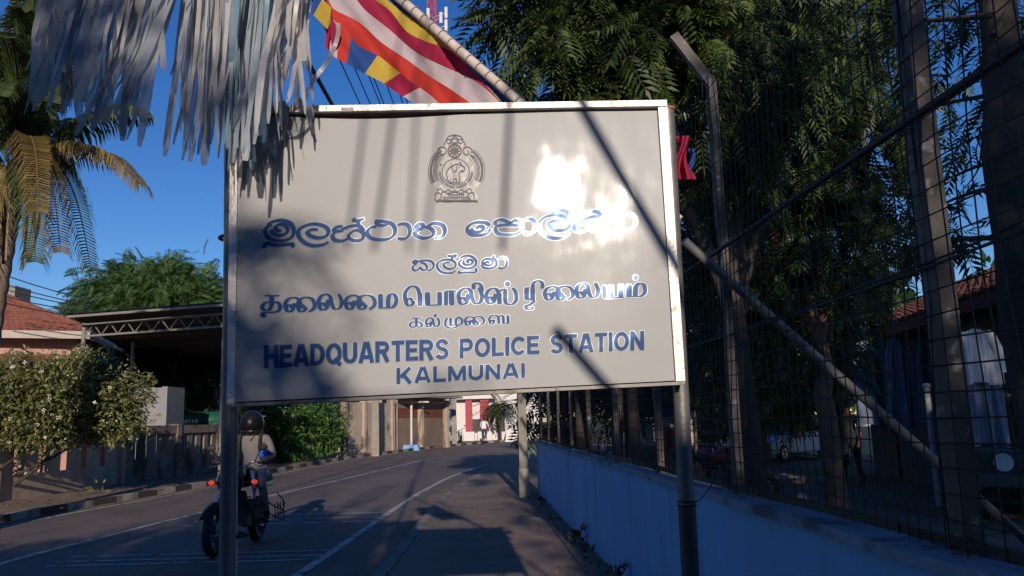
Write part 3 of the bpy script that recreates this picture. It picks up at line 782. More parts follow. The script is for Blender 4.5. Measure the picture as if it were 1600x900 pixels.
wd_ = []
for k in range(16):
    a = rng.uniform(.35, .97); q = wpt(a, -.10 - rng.uniform(0, .08), .08); s_ = rng.uniform(.05, .13); wd_.append((tuple(q + Vector((0, 0, s_ * .6))), (s_, s_ * .8, s_), 1))
pp_, oo_ = lobe_points(wd_, 9000, .1); o = spread('weeds', *leaf_template(), pp_, oo_ + np.array([0, 0, 1.]), rng.normal(size=oo_.shape) + [0, 0, .8], rng.uniform(.03, .08, len(pp_)), leaf_mat('weed_leaf', (.03, .05, .015), (.06, .08, .02), (.12, .12, .04))); tag(o, kind='stuff')
n = 160; pp_ = np.stack([rng.uniform(-1.3, .6, n), rng.uniform(6.5, 24, n), np.full(n, .072)], 1)
o = spread('path_litter', *leaf_template(), pp_, rng.normal(size=(n, 3)) * [1, 1, .2], rng.normal(size=(n, 3)) * .3 + [0, 0, 1], rng.uniform(.025, .07, n), MATS['dry_leaf']); tag(o, kind='stuff')
# ---------------------------------------------------------------- neem trees
L_neem = leaf_mat('neem_leaf', (0.026, 0.046, 0.012), (0.052, 0.085, 0.02), (0.13, 0.15, 0.04), 0.42, 0.22)
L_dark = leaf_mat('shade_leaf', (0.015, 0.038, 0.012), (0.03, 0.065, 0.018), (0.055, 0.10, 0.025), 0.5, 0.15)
m_bark = M('bark', (0.06, 0.046, 0.035), 0.9, 0.35, 9, bump=0.8, bscale=26, stretch=(1, 1, .25))
m_barkred = M('red_bark', (0.15, 0.085, 0.055), 0.9, 0.3, 9, bump=0.7, bscale=26, stretch=(1, 1, .25))
FR = frond_template()
def wp(px, py, d): return np.array(P(px, py, d))
def limb(m_, pts, r0, r1):
    sp = smooth_path(pts, 4); n = len(sp)
    m_.tube([p + Vector(rng.normal(size=3) * r0 * .12) for p in sp], [r0 + (r1 - r0) * (i / (n - 1)) ** .8 for i in range(n)], 9)
def crown(name, root, lobes, per, s0, s1, mat, tmpl=None, droop=.55):
    pos, out = lobe_points(lobes, per)
    N = len(pos)
    d = out / (np.linalg.norm(out, axis=1, keepdims=True) + 1e-9)
    d[:, 2] -= droop * rng.uniform(.3, 1.2, N)
    ups = rng.normal(size=(N, 3)) * .35 + np.array([0, -.25, 1.0])
    tv_, tf_ = tmpl or FR
    o0 = ORG[root.name]; m_ = MB()                        # branches that carry the leaf clumps
    for c_, rr_, w in lobes:
        c_ = Vector(c_); r_ = float(np.mean(rr_)); b_ = Vector((o0.x, o0.y, max(1.2, c_.z * .85)))
        limb(m_, [b_, b_.lerp(c_, .5) + Vector(rng.normal(size=3) * .12), c_], .022, .010)
        for k in range(5): e_ = c_ + Vector(rng.normal(size=3)).normalized() * r_ * .95; limb(m_, [c_, c_.lerp(e_, .5) + Vector(rng.normal(size=3) * .06 * r_), e_], .009, .003)
    m_.build('branches', MATS['bark'], root)
    return spread(name, tv_, tf_, pos, d, ups, rng.uniform(s0 * .7, s1 * 1.15, N), mat, root)
def W3(px, py, d, rpx, ry=1.0, rz=1.0, w=1.0):
    r = rpx * d / F; return (wp(px, py, d), (r, r * ry, r * rz), w)
# tree A: big neem whose crown hangs behind the sign's top right corner
tA = thing('neem_tree', 'spreading feathery leaved tree behind top right corner of the signboard', 'tree', tuple(G(1160, 905) * 0 + Vector((2.55, 8.9, 0))))
b = Vector((2.55, 8.9, 0)); m_ = MB()
limb(m_, [b, b + Vector((-.05, .05, 1.6)), b + Vector((.02, .1, 3.0)), b + Vector((-.1, .2, 5.2))], .2, .09)
limb(m_, [b + Vector((0, .08, 2.6)), b + Vector((-.7, .0, 4.2)), b + Vector((-1.8, -.5, 5.6))], .10, .03)
limb(m_, [b + Vector((0, .08, 2.9)), b + Vector((.7, .3, 4.4)), b + Vector((1.5, .4, 6.0))], .10, .03)
limb(m_, [b + Vector((0, .1, 4.0)), b + Vector((-.6, .2, 5.2)), b + Vector((-1.3, .6, 6.6))], .07, .02)
m_.build('trunk', m_bark, tA)
crown('crown', tA, [W3(845, 40, 7.6, 95), W3(880, 115, 7.9, 85, w=1.3), W3(985, 60, 8.3, 150, w=1.2), W3(800, -30, 7.6, 70), W3(1000, 180, 9.2, 120, w=.8), W3(1140, 60, 8.6, 160, w=1.1),
                    W3(1120, 230, 9.4, 110), W3(930, -70, 8.4, 160), W3(1060, 320, 10.5, 110, w=.7)], 210, .25, .40, L_neem)
# tree B: thin reddish trunk, right of the first
tB = thing('neem_tree', 'feathery tree with thin reddish trunk behind the diagonal grey pipe', 'tree', (4.05, 10.4, 0))
b = Vector((4.05, 10.4, 0)); m_ = MB()
limb(m_, [b, b + Vector((-.08, 0, 1.5)), b + Vector((-.12, 0, 2.6)), b + Vector((-.75, -.1, 4.3)), b + Vector((-.95, 0, 6))], .15, .07)
limb(m_, [b + Vector((-.12, 0, 2.4)), b + Vector((.4, .2, 3.6)), b + Vector((1.0, .1, 5.4))], .09, .03)
m_.build('trunk', m_barkred, tB)
crown('crown', tB, [W3(1275, 40, 9.6, 120, w=.8), W3(1250, 190, 9.8, 115, w=.9), W3(1330, 250, 10, 95), W3(1230, 300, 9.8, 105, w=.8), W3(1340, 350, 10, 95, w=.9), W3(1260, 420, 10.4, 110, w=.9), W3(1380, 120, 9.5, 95, w=.7), W3(1200, 130, 9.8, 85, w=.8),
                    W3(1250, 520, 12, 95, w=.9), W3(1155, 560, 13, 90, w=.8)], 190, .24, .40, L_neem)
# tree C: near thick trunk at the right edge
tC = thing('neem_tree', 'nearest dark thick trunked tree at the right edge inside the fence', 'tree', (2.98, 4.6, 0))
b = Vector((2.98, 4.6, 0)); m_ = MB()
limb(m_, [b, b + Vector((.0, 0, 1.2)), b + Vector((-.03, 0, 2.2)), b + Vector((.05, .1, 3.4)), b + Vector((.3, .3, 4.8))], .17, .10)
limb(m_, [b + Vector((0, 0, 2.9)), b + Vector((.3, .5, 3.9)), b + Vector((.9, 1.1, 4.8))], .07, .02)
m_.build('trunk', m_bark, tC)
crown('crown', tC, [W3(1500, 20, 5.6, 110, w=.7), W3(1585, 120, 6.0, 80, w=.7), W3(1360, 15, 5.8, 90, w=.6), W3(1530, 260, 6.4, 60, w=.7), W3(1470, 320, 7.0, 55, w=.7), W3(1440, 170, 6.4, 55, w=.5), W3(1620, 330, 6.2, 60), W3(1400, 400, 7.4, 70, w=.7)], 300, .20, .34, L_neem)
# further trees of the compound, dark against the sky
for k, (x, y, h, lobes, lab) in enumerate((
    (4.0, 17.5, 7, [W3(1160, 60, 17, 130, w=.8), W3(1060, 150, 17, 110, w=.9), W3(1190, 330, 17, 110, w=.7), W3(1120, 430, 17, 90, w=.9)], 'shaded dark tree behind the first two trees of the compound'),
    (9.5, 24, 8, [W3(1300, 470, 24, 85, w=.9), W3(1250, 590, 23, 60, w=.8), W3(1190, 560, 23, 90), W3(1100, 540, 22, 80), W3(1350, 540, 24, 50, w=.8)], 'leafy tree at back of the yard with sunlit lower boughs'),
    (1.6, 20, 6, [W3(880, 560, 21, 70), W3(960, 560, 21, 70), W3(1030, 560, 21, 65), W3(850, 640, 20, 30), W3(895, 650, 20, 36), W3(945, 640, 20, 34)], 'dark bushy tree seen under the signboard beyond the blue wall'))):
    t_ = thing('shade_tree', lab, 'tree', (x, y, 0)); b = Vector((x, y, 0)); m_ = MB()
    limb(m_, [b, b + Vector((.1, 0, h * .35)), b + Vector((-.1, 0, h * .8))], .2, .08)
    limb(m_, [b + Vector((0, 0, h * .3)), b + Vector((.9, 0, h * .55)), b + Vector((1.5, 0, h * .8))], .1, .03)
    m_.build('trunk', m_bark, t_)
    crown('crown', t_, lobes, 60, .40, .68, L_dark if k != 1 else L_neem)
# slim trunks seen under the sign
for k, (px, d, r, top, lab) in enumerate(((995, 11.5, .10, (-.35, 0, 4.2), 'slim leaning dark trunk standing nearest the right sign post under the signboard'), (958, 13.5, .11, (.1, .2, 5), 'slim upright dark trunk beyond the blue wall midway under the signboard'), (905, 15, .12, (-.1, .3, 5), 'slim dark trunk nearest the concrete post beyond the blue wall'))):
    b = P(px, 690, d); b.z = 0
    t_ = thing('slim_tree', lab, 'tree', tuple(b), 'slim trunks beyond the blue wall'); m_ = MB()
    limb(m_, [b, b + Vector(top) * .5 + Vector((.1, 0, 0)), b + Vector(top)], r, r * .6); m_.build('trunk', m_bark, t_)
    c_ = np.array(b + Vector(top))
    crown('crown', t_, [(c_ + np.array([0, 0, .4]), (1.1, 1.1, .8), .8)], 40, .25, .4, L_dark)
# ================================================================ left side of the street
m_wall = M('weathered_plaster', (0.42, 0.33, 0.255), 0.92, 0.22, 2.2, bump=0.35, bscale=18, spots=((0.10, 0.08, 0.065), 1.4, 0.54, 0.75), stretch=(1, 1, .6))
m_walld = M('dark_plaster', (0.21, 0.165, 0.135), 0.95, 0.35, 2.5, bump=0.35, bscale=18, spots=((0.04, 0.035, 0.03), 1.6, 0.5, 0.85), stretch=(1, 1, .5))  # darker plaster colour with near-black noise blotches
def wall_run(name, label, pts, plinth_h, top0, top1, mat, pil_every=2.6, slot=0.44, group=None):
    root = thing(name, label, 'wall', tuple(pts[0]), group)
    pl_, tb_, ba_ = MB(), MB(), MB(); acc = 0; pils = []
    for a, b in zip(pts, pts[1:]):
        a, b = Vector(a), Vector(b); L = (b - a).length; t = (b - a) / L; rz = math.atan2(t.y, t.x)
        pl_.box((a + b) / 2 + Vector((0, 0, plinth_h / 2)), (L, .16, plinth_h), rz)
        tb_.box((a + b) / 2 + Vector((0, 0, (top0 + top1) / 2)), (L + .06, .24, top1 - top0), rz)
        n = int(L / slot)
        for k in range(n):
            p = a + t * (L * (k + .5) / n)
            ba_.box(p + Vector((0, 0, (plinth_h + top0) / 2)), (slot * (.56 if slot < .6 else .48), .14, top0 - plinth_h), rz)
        n = max(1, int(L / pil_every))
        for k in range(n + 1): pils.append((a + t * (L * k / n), rz))
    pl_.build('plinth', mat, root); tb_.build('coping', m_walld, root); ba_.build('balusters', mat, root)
    for p, rz in pils:
        m_ = MB(); m_.box(p + Vector((0, 0, (top1 + .04) / 2)), (.24, .30, top1 + .04), rz); m_.build('pillar', mat, root)
    return root
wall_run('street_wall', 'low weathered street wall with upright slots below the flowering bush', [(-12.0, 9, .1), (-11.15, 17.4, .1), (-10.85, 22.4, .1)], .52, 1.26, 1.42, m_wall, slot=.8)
wall_run('street_wall', 'dark blotched slotted street wall between the flowering bush and the motorcyclist', [(-10.82, 22.6, .1), (-10.3, 28, .1), (-9.75, 33.5, .1)], .62, 1.30, 1.55, m_walld, slot=.5)
# tall plastered wall beyond the clipped bush
tw = thing('tall_wall', 'taller grey plastered wall with posts beyond the clipped green bush', 'wall', (-7.6, 40, 0))
m_ = MB(); pA, pB = G(536, 714), G(612, 707)
d_ = pB - pA; rz = math.atan2(d_.y, d_.x)
m_.box((pA + pB) / 2 + Vector((0, .1, 0.45)), (d_.length, .3, .9), rz); m_.box((pA + pB) / 2 + Vector((0, .12, 1.75)), (d_.length, .2, 1.7), rz); m_.build('wall', m_wall, tw)
for px in (538, 566, 612):
    q = pA.lerp(pB, (px - 536) / 76); m_ = MB(); m_.box(q + Vector((0, -.06, 1.45)), (.26, .3, 2.9), rz); m_.build('pillar', m_walld if px == 538 else m_wall, tw)
# utility poles with ladder-like webs
m_pole = M('utility_pole_concrete', (0.27, 0.235, 0.20), .9, .2, 4, bump=.2, bscale=25)
for px, py, h, lab in ((587, 713, 8.2, 'nearer plain concrete utility pole in front of the tall plastered wall'), (702, 697, 9, 'farther concrete utility pole with ladder openings beside the brown shutters')):
    b = G(px, py); u = thing('utility_pole', lab, 'utility pole', tuple(b), 'utility poles along the far side of the road')
    m_ = MB()
    if px < 600: m_.box(b + Vector((0, 0, h / 2)), (.36, .26, h), taper=.55)
    else:
        for s_ in (-.36, .36): m_.beam(b + Vector((s_, 0, -.1)), b + Vector((s_ * .45, 0, h)), .3, .26, up=(0, 1, 0))
        for k in range(9): m_.box(b + Vector((0, 0, .5 + k * .95)), (.62 - k * .02, .2, .34))
    m_.build('shaft', m_pole, u)
    m_ = MB(); m_.box(b + Vector((0, -.2, h - .5)), (1.9, .12, .12))
    for s_ in (-.85, -.4, .4, .85): m_.tube([b + Vector((s_, -.2, h - .45)), b + Vector((s_, -.2, h - .2))], .05, 8)
    m_.build('crossarm', m_pole, u)
# shuttered shops
sh = thing('shutter_shop', 'low shop front with closed brown roller shutters beyond the utility pole', 'shop', tuple(G(655, 703)))
pA, pB = G(612, 706), G(700, 699); d_ = pB - pA; L = d_.length; t_ = d_ / L; rz = math.atan2(t_.y, t_.x); nv = Vector((t_.y, -t_.x, 0))
m_ = MB(); m_.box((pA + pB) / 2 - nv * 2.0 + Vector((0, 0, 2.0)), (L, 3.6, 4.0), rz); m_.build('building_body', m_wall, sh)
m_shut = M('brown_shutter', (0.19, 0.135, 0.10), .6, .12, 2); m_shutr = M('maroon_band', (0.14, 0.045, 0.035), .6, .12, 2)
for a0, a1 in ((.08, .46), (.52, .93)):
    m_ = MB(); n = 26
    for k in range(n):
        z = .08 + 2.45 * k / n
        m_.box(pA + t_ * L * (a0 + a1) / 2 + nv * (-.12 + .012 * (k % 2)) + Vector((0, 0, z + .047)), (L * (a1 - a0), .05, .094), rz, mat=1 if 18 <= k <= 23 else 0)
    m_.build('shutter', [m_shut, m_shutr], sh)
for a in (.04, .49, .965): m_ = MB(); m_.box(pA + t_ * L * a + nv * .02 + Vector((0, 0, 1.4)), (.22, .3, 2.8), rz); m_.build('pillar', m_wall, sh)

m_ = MB(); m_.box((pA + pB) / 2 + nv * .35 + Vector((0, 0, 2.95)), (L, 1.5, .12), rz); m_.build('canopy', m_conc, sh)
for px, py, lab in ((643, 704, 'pale tent pole standing on a blue foot before the brown shutters'), (668, 701, 'pale tent pole without a blue foot before the right hand brown shutter')):
    b = G(px, py); p_ = thing('tent_pole', lab, 'pole', tuple(b)); m_ = MB(); m_.tube([b, b + Vector((0, 0, 2.75))], .075, 10); m_.tube([b + Vector((-.9, 0, 2.7)), b + Vector((1.0, 0, 2.65))], .05, 8); m_.build('tube', m_white, p_)
    if px == 643:
        m_ = MB(); m_.box(b + Vector((0, -.05, .16)), (.95, .8, .32), taper=.8); m_.build('foot', M('blue_plastic', (.12, .28, .55), .5), p_)
# white and pink building that closes the street
m_wpink = M('white_plaster', (0.66, 0.62, 0.60), .85, .06, 2, spots=((.45, .4, .38), 1.2, .6, .5)); m_redc = M('crimson_paint', (0.36, 0.035, 0.06), .6, .1, 2)
wb = thing('white_building', 'white building with crimson columns closing the far end of the street', 'building', tuple(P(760, 690, 60).xy.to_3d()))
def wq(px, py, d=60): return P(px, py, d)
gz = 0
m_ = MB(); a, b = wq(696, 690), wq(830, 690); m_.box(((a.x + b.x) / 2, 63.5, 3.5), (b.x - a.x + 1.5, 6, 7)); m_.build('wall', m_wpink, wb)
for x0, x1 in ((728, 738), (751, 764)):
    a, b = wq(x0, 660), wq(x1, 660)
    m_ = MB(); m_.box(((a.x + b.x) / 2, 60.1, 1.9), (b.x - a.x, .5, 2.3)); c_ = m_.build('column', m_redc, wb)
    m_ = MB(); m_.box(((a.x + b.x) / 2, 60.05, .38), ((b.x - a.x) * 1.7, .8, .75)); m_.build('column_base', m_wpink, c_)
m_dk = M('dark_opening', (.02, .02, .022), .5)
for x0, x1, y0, y1 in ((765, 771, 640, 678), (774, 779, 640, 676), (783, 789, 640, 674), (738, 751, 655, 676)):
    a, b = wq(x0, y0), wq(x1, y1); m_ = MB(); m_.box(((a.x + b.x) / 2, 60.47, (a.z + b.z) / 2), (b.x - a.x, .08, a.z - b.z)); m_.build('window', m_dk, wb)
m_ = MB(); a = wq(720, 617); b = wq(768, 632); m_.box(((a.x + b.x) / 2, 60.1, (a.z + b.z) / 2 + .3), (b.x - a.x + .6, 1.0, .5)); m_.build('balcony', m_wpink, wb)
m_ = MB(); a, b = wq(790, 676), wq(826, 676); m_.box(((a.x + b.x) / 2, 58.9, .45), (b.x - a.x, 2, .9), taper=.9); m_.build('steps', m_wpink, wb)
pp = thing('potted_palm', 'hanging green palm in front of the white building', 'plant', tuple(wq(781, 690).xy.to_3d()))
m_ = MB(); c_ = wq(781, 640, 58.5); m_.tube([(c_.x, c_.y, 0), c_ + Vector((0, 0, .3))], .09, 8); m_.build('stem', m_bark, pp)
n = 46; dirs = rng.normal(size=(n, 3)); dirs[:, 2] = abs(dirs[:, 2]) * .3 - .1
spread('crown', *frond_template(9, .3, .06, .9), np.tile(np.array(c_ + Vector((0, 0, .4))), (n, 1)), dirs, np.tile([0, 0, 1.0], (n, 1)), rng.uniform(.9, 1.5, n), L_neem, pp)

# ---------------------------------------------------------------- bushes
L_bush = leaf_mat('bush_leaf', (0.07, 0.09, 0.022), (0.14, 0.15, 0.045), (0.26, 0.25, 0.10), .5, .2)
L_green = leaf_mat('bright_leaf', (0.03, 0.085, 0.015), (0.06, 0.14, 0.02), (0.12, 0.20, 0.04), .5, .2)
m_petal = M('white_petal', (.72, .70, .62), .6, .05)
def bush(label, lobes, per, s0, s1, mat, root_xy, flowers=0, stems=7, cat='bush', name='flowering_bush', zmin=.25):
    r = thing(name, label, cat, (*root_xy, 0.1)); m_ = MB()
    for k in range(stems):
        c_, rr_, w = lobes[k % len(lobes)]; e = Vector(c_) + Vector(rng.normal(size=3) * .3)
        b = Vector((root_xy[0] + rng.normal() * .25, root_xy[1] + rng.normal() * .2, .05))
        limb(m_, [b, b.lerp(e, .5) + Vector(rng.normal(size=3) * .12), e], .05, .015)
    m_.build('stem', m_bark, r)
    pos, out = lobe_points(lobes, per, .35); N = len(pos)
    keep = pos[:, 2] > zmin + rng.exponential(.12, N) - .12; pos, out = pos[keep], out[keep]; N = len(pos)
    d = out / (np.linalg.norm(out, axis=1, keepdims=True) + 1e-9) + rng.normal(size=(N, 3)) * .4
    ups = rng.normal(size=(N, 3)) * .5 + np.array([0, -.4, 1.0])
    spread('foliage', *leaf_template(), pos, d, ups, rng.uniform(s0, s1, N), mat, r)
    if flowers:
        idx = rng.choice(N, flowers); fp_ = pos[idx] + d[idx] * .05
        tv_ = [(0, 0, 0), (1, .35, .2), (1.3, 0, .1), (1, -.35, .2), (0, 0, 0.01), (-.35, 1, .2), (0, 1.3, .1), (.35, 1, .2), (0, 0, .02), (-1, -.35, .2), (-1.3, 0, .1), (-1, .35, .2), (0, 0, .015), (.35, -1, .2), (0, -1.3, .1), (-.35, -1, .2)]
        o = spread('blossom', tv_, [(0, 1, 2, 3), (4, 5, 6, 7), (8, 9, 10, 11), (12, 13, 14, 15)], fp_, rng.normal(size=(flowers, 3)), d[idx] + np.array([0, -.8, .5]), rng.uniform(.018, .038, flowers), m_petal, r)
        o['kind'] = 'stuff'
    return r
bush('large bush speckled with white blossoms spilling over the slotted wall', [W3(45, 635, 17.2, 70, w=1), W3(110, 620, 17.4, 70), W3(165, 640, 17.8, 62), W3(70, 680, 17, 60), W3(-30, 650, 17, 75), W3(140, 600, 18, 50), W3(205, 610, 18.2, 34, w=.8), W3(20, 590, 17.8, 40), W3(190, 665, 17.6, 34, w=.8), W3(100, 575, 18, 26, w=.6), W3(60, 570, 17.6, 22, w=.6), W3(225, 590, 18.4, 16, w=.6)], 1300, .08, .18, L_bush, (-12.1, 18.3), flowers=1100, stems=5, zmin=1.28)
bush('clipped bright green bush hanging over the wall behind the rider', [W3(400, 655, 32.5, 32), W3(450, 655, 33, 42), W3(505, 660, 34, 36), W3(470, 690, 33, 36, w=.9), W3(515, 690, 34, 22), W3(430, 675, 32.5, 22)], 330, .16, .27, L_green, (-9.4, 33.5), name='clipped_bush')
weeds = []
for k, (px, py, s_) in enumerate(((150, 772, .5), (118, 775, .35), (210, 755, .5), (255, 748, .55), (285, 745, .4), (478, 722, .45), (530, 718, .6))):
    c_ = np.array(G(px, py, .1)); weeds.append((c_ + np.array([0, 0, s_ * .3]), (s_ * .6, s_ * .4, s_ * .5), 1))
pos, out = lobe_points(weeds, 260, .2)
o = spread('weeds', *leaf_template(), pos, out + np.array([0, 0, .8]), rng.normal(size=out.shape) + np.array([0, 0, 1.]), rng.uniform(.08, .18, len(pos)), L_bush); tag(o, kind='stuff')
n = 900; pos = np.stack([rng.uniform(-11, -8.6, n), rng.uniform(10, 36, n), np.full(n, .112)], 1)
o = spread('litter', *leaf_template(), pos, rng.normal(size=(n, 3)) * [1, 1, .2], rng.normal(size=(n, 3)) * .3 + [0, 0, 1], rng.uniform(.05, .13, n), MATS['dry_leaf']); tag(o, kind='stuff')

# ---------------------------------------------------------------- house with tiled hip roof
m_tile = M('clay_tile', (0.22, 0.075, 0.05), .85, .3, 5, bump=.4, bscale=20, spots=((.09, .045, .035), 3, .55, .6))
m_pink = M('pink_plaster', (0.44, 0.24, 0.20), .85, .08, 1.5, spots=((.3, .17, .14), 2, .6, .5))
m_fascia = M('pale_fascia', (0.42, 0.36, 0.30), .7, .1, 3)
hs_ = thing('pink_house', 'pink plastered house with a red tiled hip roof at the left edge', 'house', (-18.5, 31, 0))
def tiles(m_, q0, q1, q2, q3, rows, cols, mat=0):
    """slope of overlapping tiles: q0-q1 eave, q3-q2 ridge"""
    q0, q1, q2, q3 = map(Vector, (q0, q1, q2, q3)); nrm = (q1 - q0).cross(q3 - q0).normalized()
    if nrm.z < 0: nrm = -nrm
    for r_ in range(rows):
        v0, v1 = r_ / rows, (r_ + 1.25) / rows
        for c_ in range(cols):
            u0, u1 = c_ / cols, (c_ + .93) / cols
            f = lambda u, v: q0.lerp(q1, u).lerp(q3.lerp(q2, u), min(v, 1))
            j = rng.uniform(-.006, .006)
            a, b, c, d = f(u0, v0) + nrm * (.06 + j), f(u1, v0) + nrm * (.06 + j), f(u1, v1) + nrm * .01, f(u0, v1) + nrm * .01
            mid0, mid1 = (a + b) / 2 + nrm * .035, (c + d) / 2 + nrm * .035
            m_.add([a, mid0, mid1, d, b, c, a - nrm * .05, b - nrm * .05], [(0, 1, 2, 3), (1, 4, 5, 2), (6, 7, 4, 1, 0)], mat)
    m_.add([q0 - nrm * .05, q1 - nrm * .05, q2 - nrm * .05, q3 - nrm * .05], [(0, 3, 2, 1)], mat)
eL, eR = P(-160, 490, 26), P(140, 519, 28); eR.z = eL.z = 4.95
eB = eR + Vector((-2.4, 9, 0)); ridge1 = P(8, 466, 31); ridge1.z = 6.75; ridge0 = ridge1 + Vector((-6, .5, 0)); eLB = eL + Vector((-2, 10, 0))
m_ = MB(); tiles(m_, eL, eR, ridge1, ridge0, 12, 30); tiles(m_, eR, eB, ridge1 + Vector((0, .3, 0)), ridge1, 12, 30)
m_.prism([eL - Vector((0, 0, .15)), eR - Vector((0, 0, .15)), ridge1 - Vector((0, 0, .3)), ridge0 - Vector((0, 0, .3))], (0, .1, -.03))
ro = m_.build('roof', m_tile, hs_)
m_ = MB(); m_.beam(eL - Vector((0, .05, .1)), eR - Vector((-.05, .05, .1)), .1, .26); m_.beam(eR - Vector((0, 0, .1)), eB - Vector((0, 0, .1)), .1, .26); m_.build('fascia', m_fascia, ro)
m_ = MB(); m_.tube([ridge0 + Vector((0, 0, .08)), ridge1 + Vector((0, 0, .08))], .14, 8); m_.tube([ridge1 + Vector((0, 0, .08)), eR + Vector((0, 0, .08))], .12, 8); m_.build('ridge_tiles', m_tile, ro)
m_ = MB(); w0, w1 = eL + Vector((0, .7, 0)), eR + Vector((-.75, .7, 0)); w2 = eB + Vector((-.75, -.6, 0))
m_.prism([(w0.x, w0.y, 0), (w1.x, w1.y, 0), (w2.x, w2.y, 0), (w0.x - 1, w2.y, 0)], (0, 0, 4.85)); m_.build('wall', m_pink, hs_)
m_ = MB(); a, b = P(-160, 566, 25.2), P(66, 562, 26.4); a.z = b.z = 3.55; tiles(m_, a, b, b + Vector((-.2, 1.35, .62)), a + Vector((0, 1.35, .62)), 6, 26); m_.build('porch_roof', m_tile, hs_)
m_ = MB(); q = P(110, 547, 27.9); m_.box((q.x, w1.y - .05, 3.9), (.55, .2, 1.4)); m_.build('pilaster', m_fascia, hs_)
# small gable block behind the roof
m_ = MB(); q = P(15, 462, 36); m_.box(q + Vector((0, 0, -.3)), (1.2, 1.2, 1.3)); m_.build('roof_tank', m_conc, hs_)

# ---------------------------------------------------------------- metal shed over the forecourt
m_sheet = M('grey_metal_sheet', (0.07, 0.065, 0.062), .65, .2, 3, metal=.3); m_tubew = M('pale_steel', (0.20, 0.185, 0.165), .6, .12, 5)
sd_ = thing('metal_shed', 'open shed with a dark corrugated metal roof on thin pale posts', 'shed', (-12.8, 26, 0))
A, B = P(105, 491, 24.2), P(352, 470, 22.6); B.z = A.z = 5.05
C_, D_ = B + Vector((.3, 16, -.55)), A + Vector((-4.4, 16, -.55))
m_ = MB(); n = 120
vs_ = []
for k in range(n + 1):
    u = k / n; zz = .045 if k % 2 else -.0
    p, q = A.lerp(B, u), D_.lerp(C_, u); vs_ += [p + Vector((0, 0, zz)), q + Vector((0, 0, zz))]
m_.add(vs_, [(2 * k, 2 * k + 2, 2 * k + 3, 2 * k + 1) for k in range(n)]); m_.build('roof', m_sheet, sd_)
m_ = MB(); m_.beam(A + Vector((0, -.02, -.07)), B + Vector((0, -.02, -.07)), .05, .07); m_.build('gutter', m_tubew, sd_)
a, b = P(134, 505, 24.9), P(350, 482, 23.3); b.z = a.z = 4.82
a2, b2 = a + Vector((.0, 0, -.36)), b + Vector((0, 0, -.36))
m_ = MB(); m_.beam(a, b, .06, .06); m_.beam(a2, b2, .06, .06)
for k in range(16):
    u0, u1 = k / 16, (k + 1) / 16; m_.beam(a.lerp(b, u0) if k % 2 else a2.lerp(b2, u0), a2.lerp(b2, u1) if k % 2 else a.lerp(b, u1), .025, .025)
m_.build('truss', m_tubew, sd_)
for k in range(1, 7):
    m_ = MB(); p, q = A.lerp(D_, k / 7), B.lerp(C_, k / 7); m_.beam(p + Vector((0, 0, -.08)), q + Vector((0, 0, -.08)), .07, .07); m_.build('purlin', m_sheet, sd_)
for px, py in ((132, 505), (208, 534), (274, 566), (320, 590)):
    dist = {132: 24.9, 208: 29, 274: 35, 320: 38}[px]; q = P(px, py, dist); m_ = MB(); m_.tube([(q.x, q.y, 0), q], .065, 8); m_.build('post', m_tubew, sd_)
q = P(349, 560, 23.6); m_ = MB(); m_.tube([(q.x, q.y, 0), (q.x, q.y, 4.8)], .065, 8); m_.build('post', m_tubew, sd_)
# things under the shed
kk = thing('grey_kiosk', 'small grey booth standing behind the dark blotched wall', 'booth', tuple(P(235, 660, 27).xy.to_3d()))
q = P(236, 690, 27); m_ = MB(); m_.prism([(q.x - .75, 27, 0), (q.x + .45, 27, 0), (q.x + .45, 27, 2.9), (q.x - .5, 27, 2.95), (q.x - .75, 27, 2.4)], (0, 1.3, 0)); m_.build('body', M('booth_grey', (.22, .21, .22), .6, .08), kk)
m_ = MB(); m_.box((q.x + .55, 27.3, 1.45), (.18, 1.4, 2.95)); m_.build('corner_post', MATS['booth_grey'], kk)
m_ = MB(); m_.torus((q.x - .05, 26.97, 2.55), .09, .02, (0, 1, 0)); m_.build('emblem_ring', m_black, kk)
gt = thing('green_tank', 'dark green fuel tank with a pale marking under the metal shed', 'tank', tuple(P(312, 660, 31).xy.to_3d()))
a, b = P(272, 660, 31), P(372, 655, 31.6); m_ = MB(); m_.tube([a + Vector((.0, 0, 0)), a + Vector((.12, 0, 0)), b - Vector((.12, 0, 0)), b], [.18, .36, .36, .18], 18); m_.build('cylinder', M('tank_green', (.012, .085, .055), .4, .1), gt)
m_ = MB()
for k, w in enumerate((.10, .05, .08, .11, .04, .07, .09)): m_.box((a.x + .24 + k * .125, 30.63, a.z + .02), (w, .02, .13 - .03 * (k % 2)))
m_.build('marking', m_white, gt)
m_ = MB(); 
for s_ in (.3, 1.6): m_.box((a.x + s_, 31, (a.z - .3) / 2), (.2, .5, a.z - .3))
m_.box((a.x + .95, 31, .1), (1.5, .3, .14))
m_.build('cradle', M('rust_steel', (.16, .08, .05), .8), gt)
bk = thing('brick_building', 'pale brick building glimpsed beneath the far side of the shed', 'building', tuple(P(330, 640, 44).xy.to_3d()))
m_ = MB(); a, b = P(255, 640, 44), P(560, 640, 44)
for r_ in range(9):
    for c_ in range(24): m_.box((a.x + (b.x - a.x) * (c_ + .5 + .5 * (r_ % 2)) / 24, 44 + rng.uniform(-.02, .02), .2 + r_ * .42), ((b.x - a.x) / 24 * .97, .4, .40), mat=int(rng.integers(0, 2)))
m_.build('wall', [M('pale_block', (.36, .27, .21), .9, .15), M('pink_block', (.42, .27, .20), .9, .15)], bk)
m_ = MB(); m_.box((a.x + 3.2, 43.75, 1.5), (1.3, .1, 1.4)); m_.build('window', m_dk, bk)
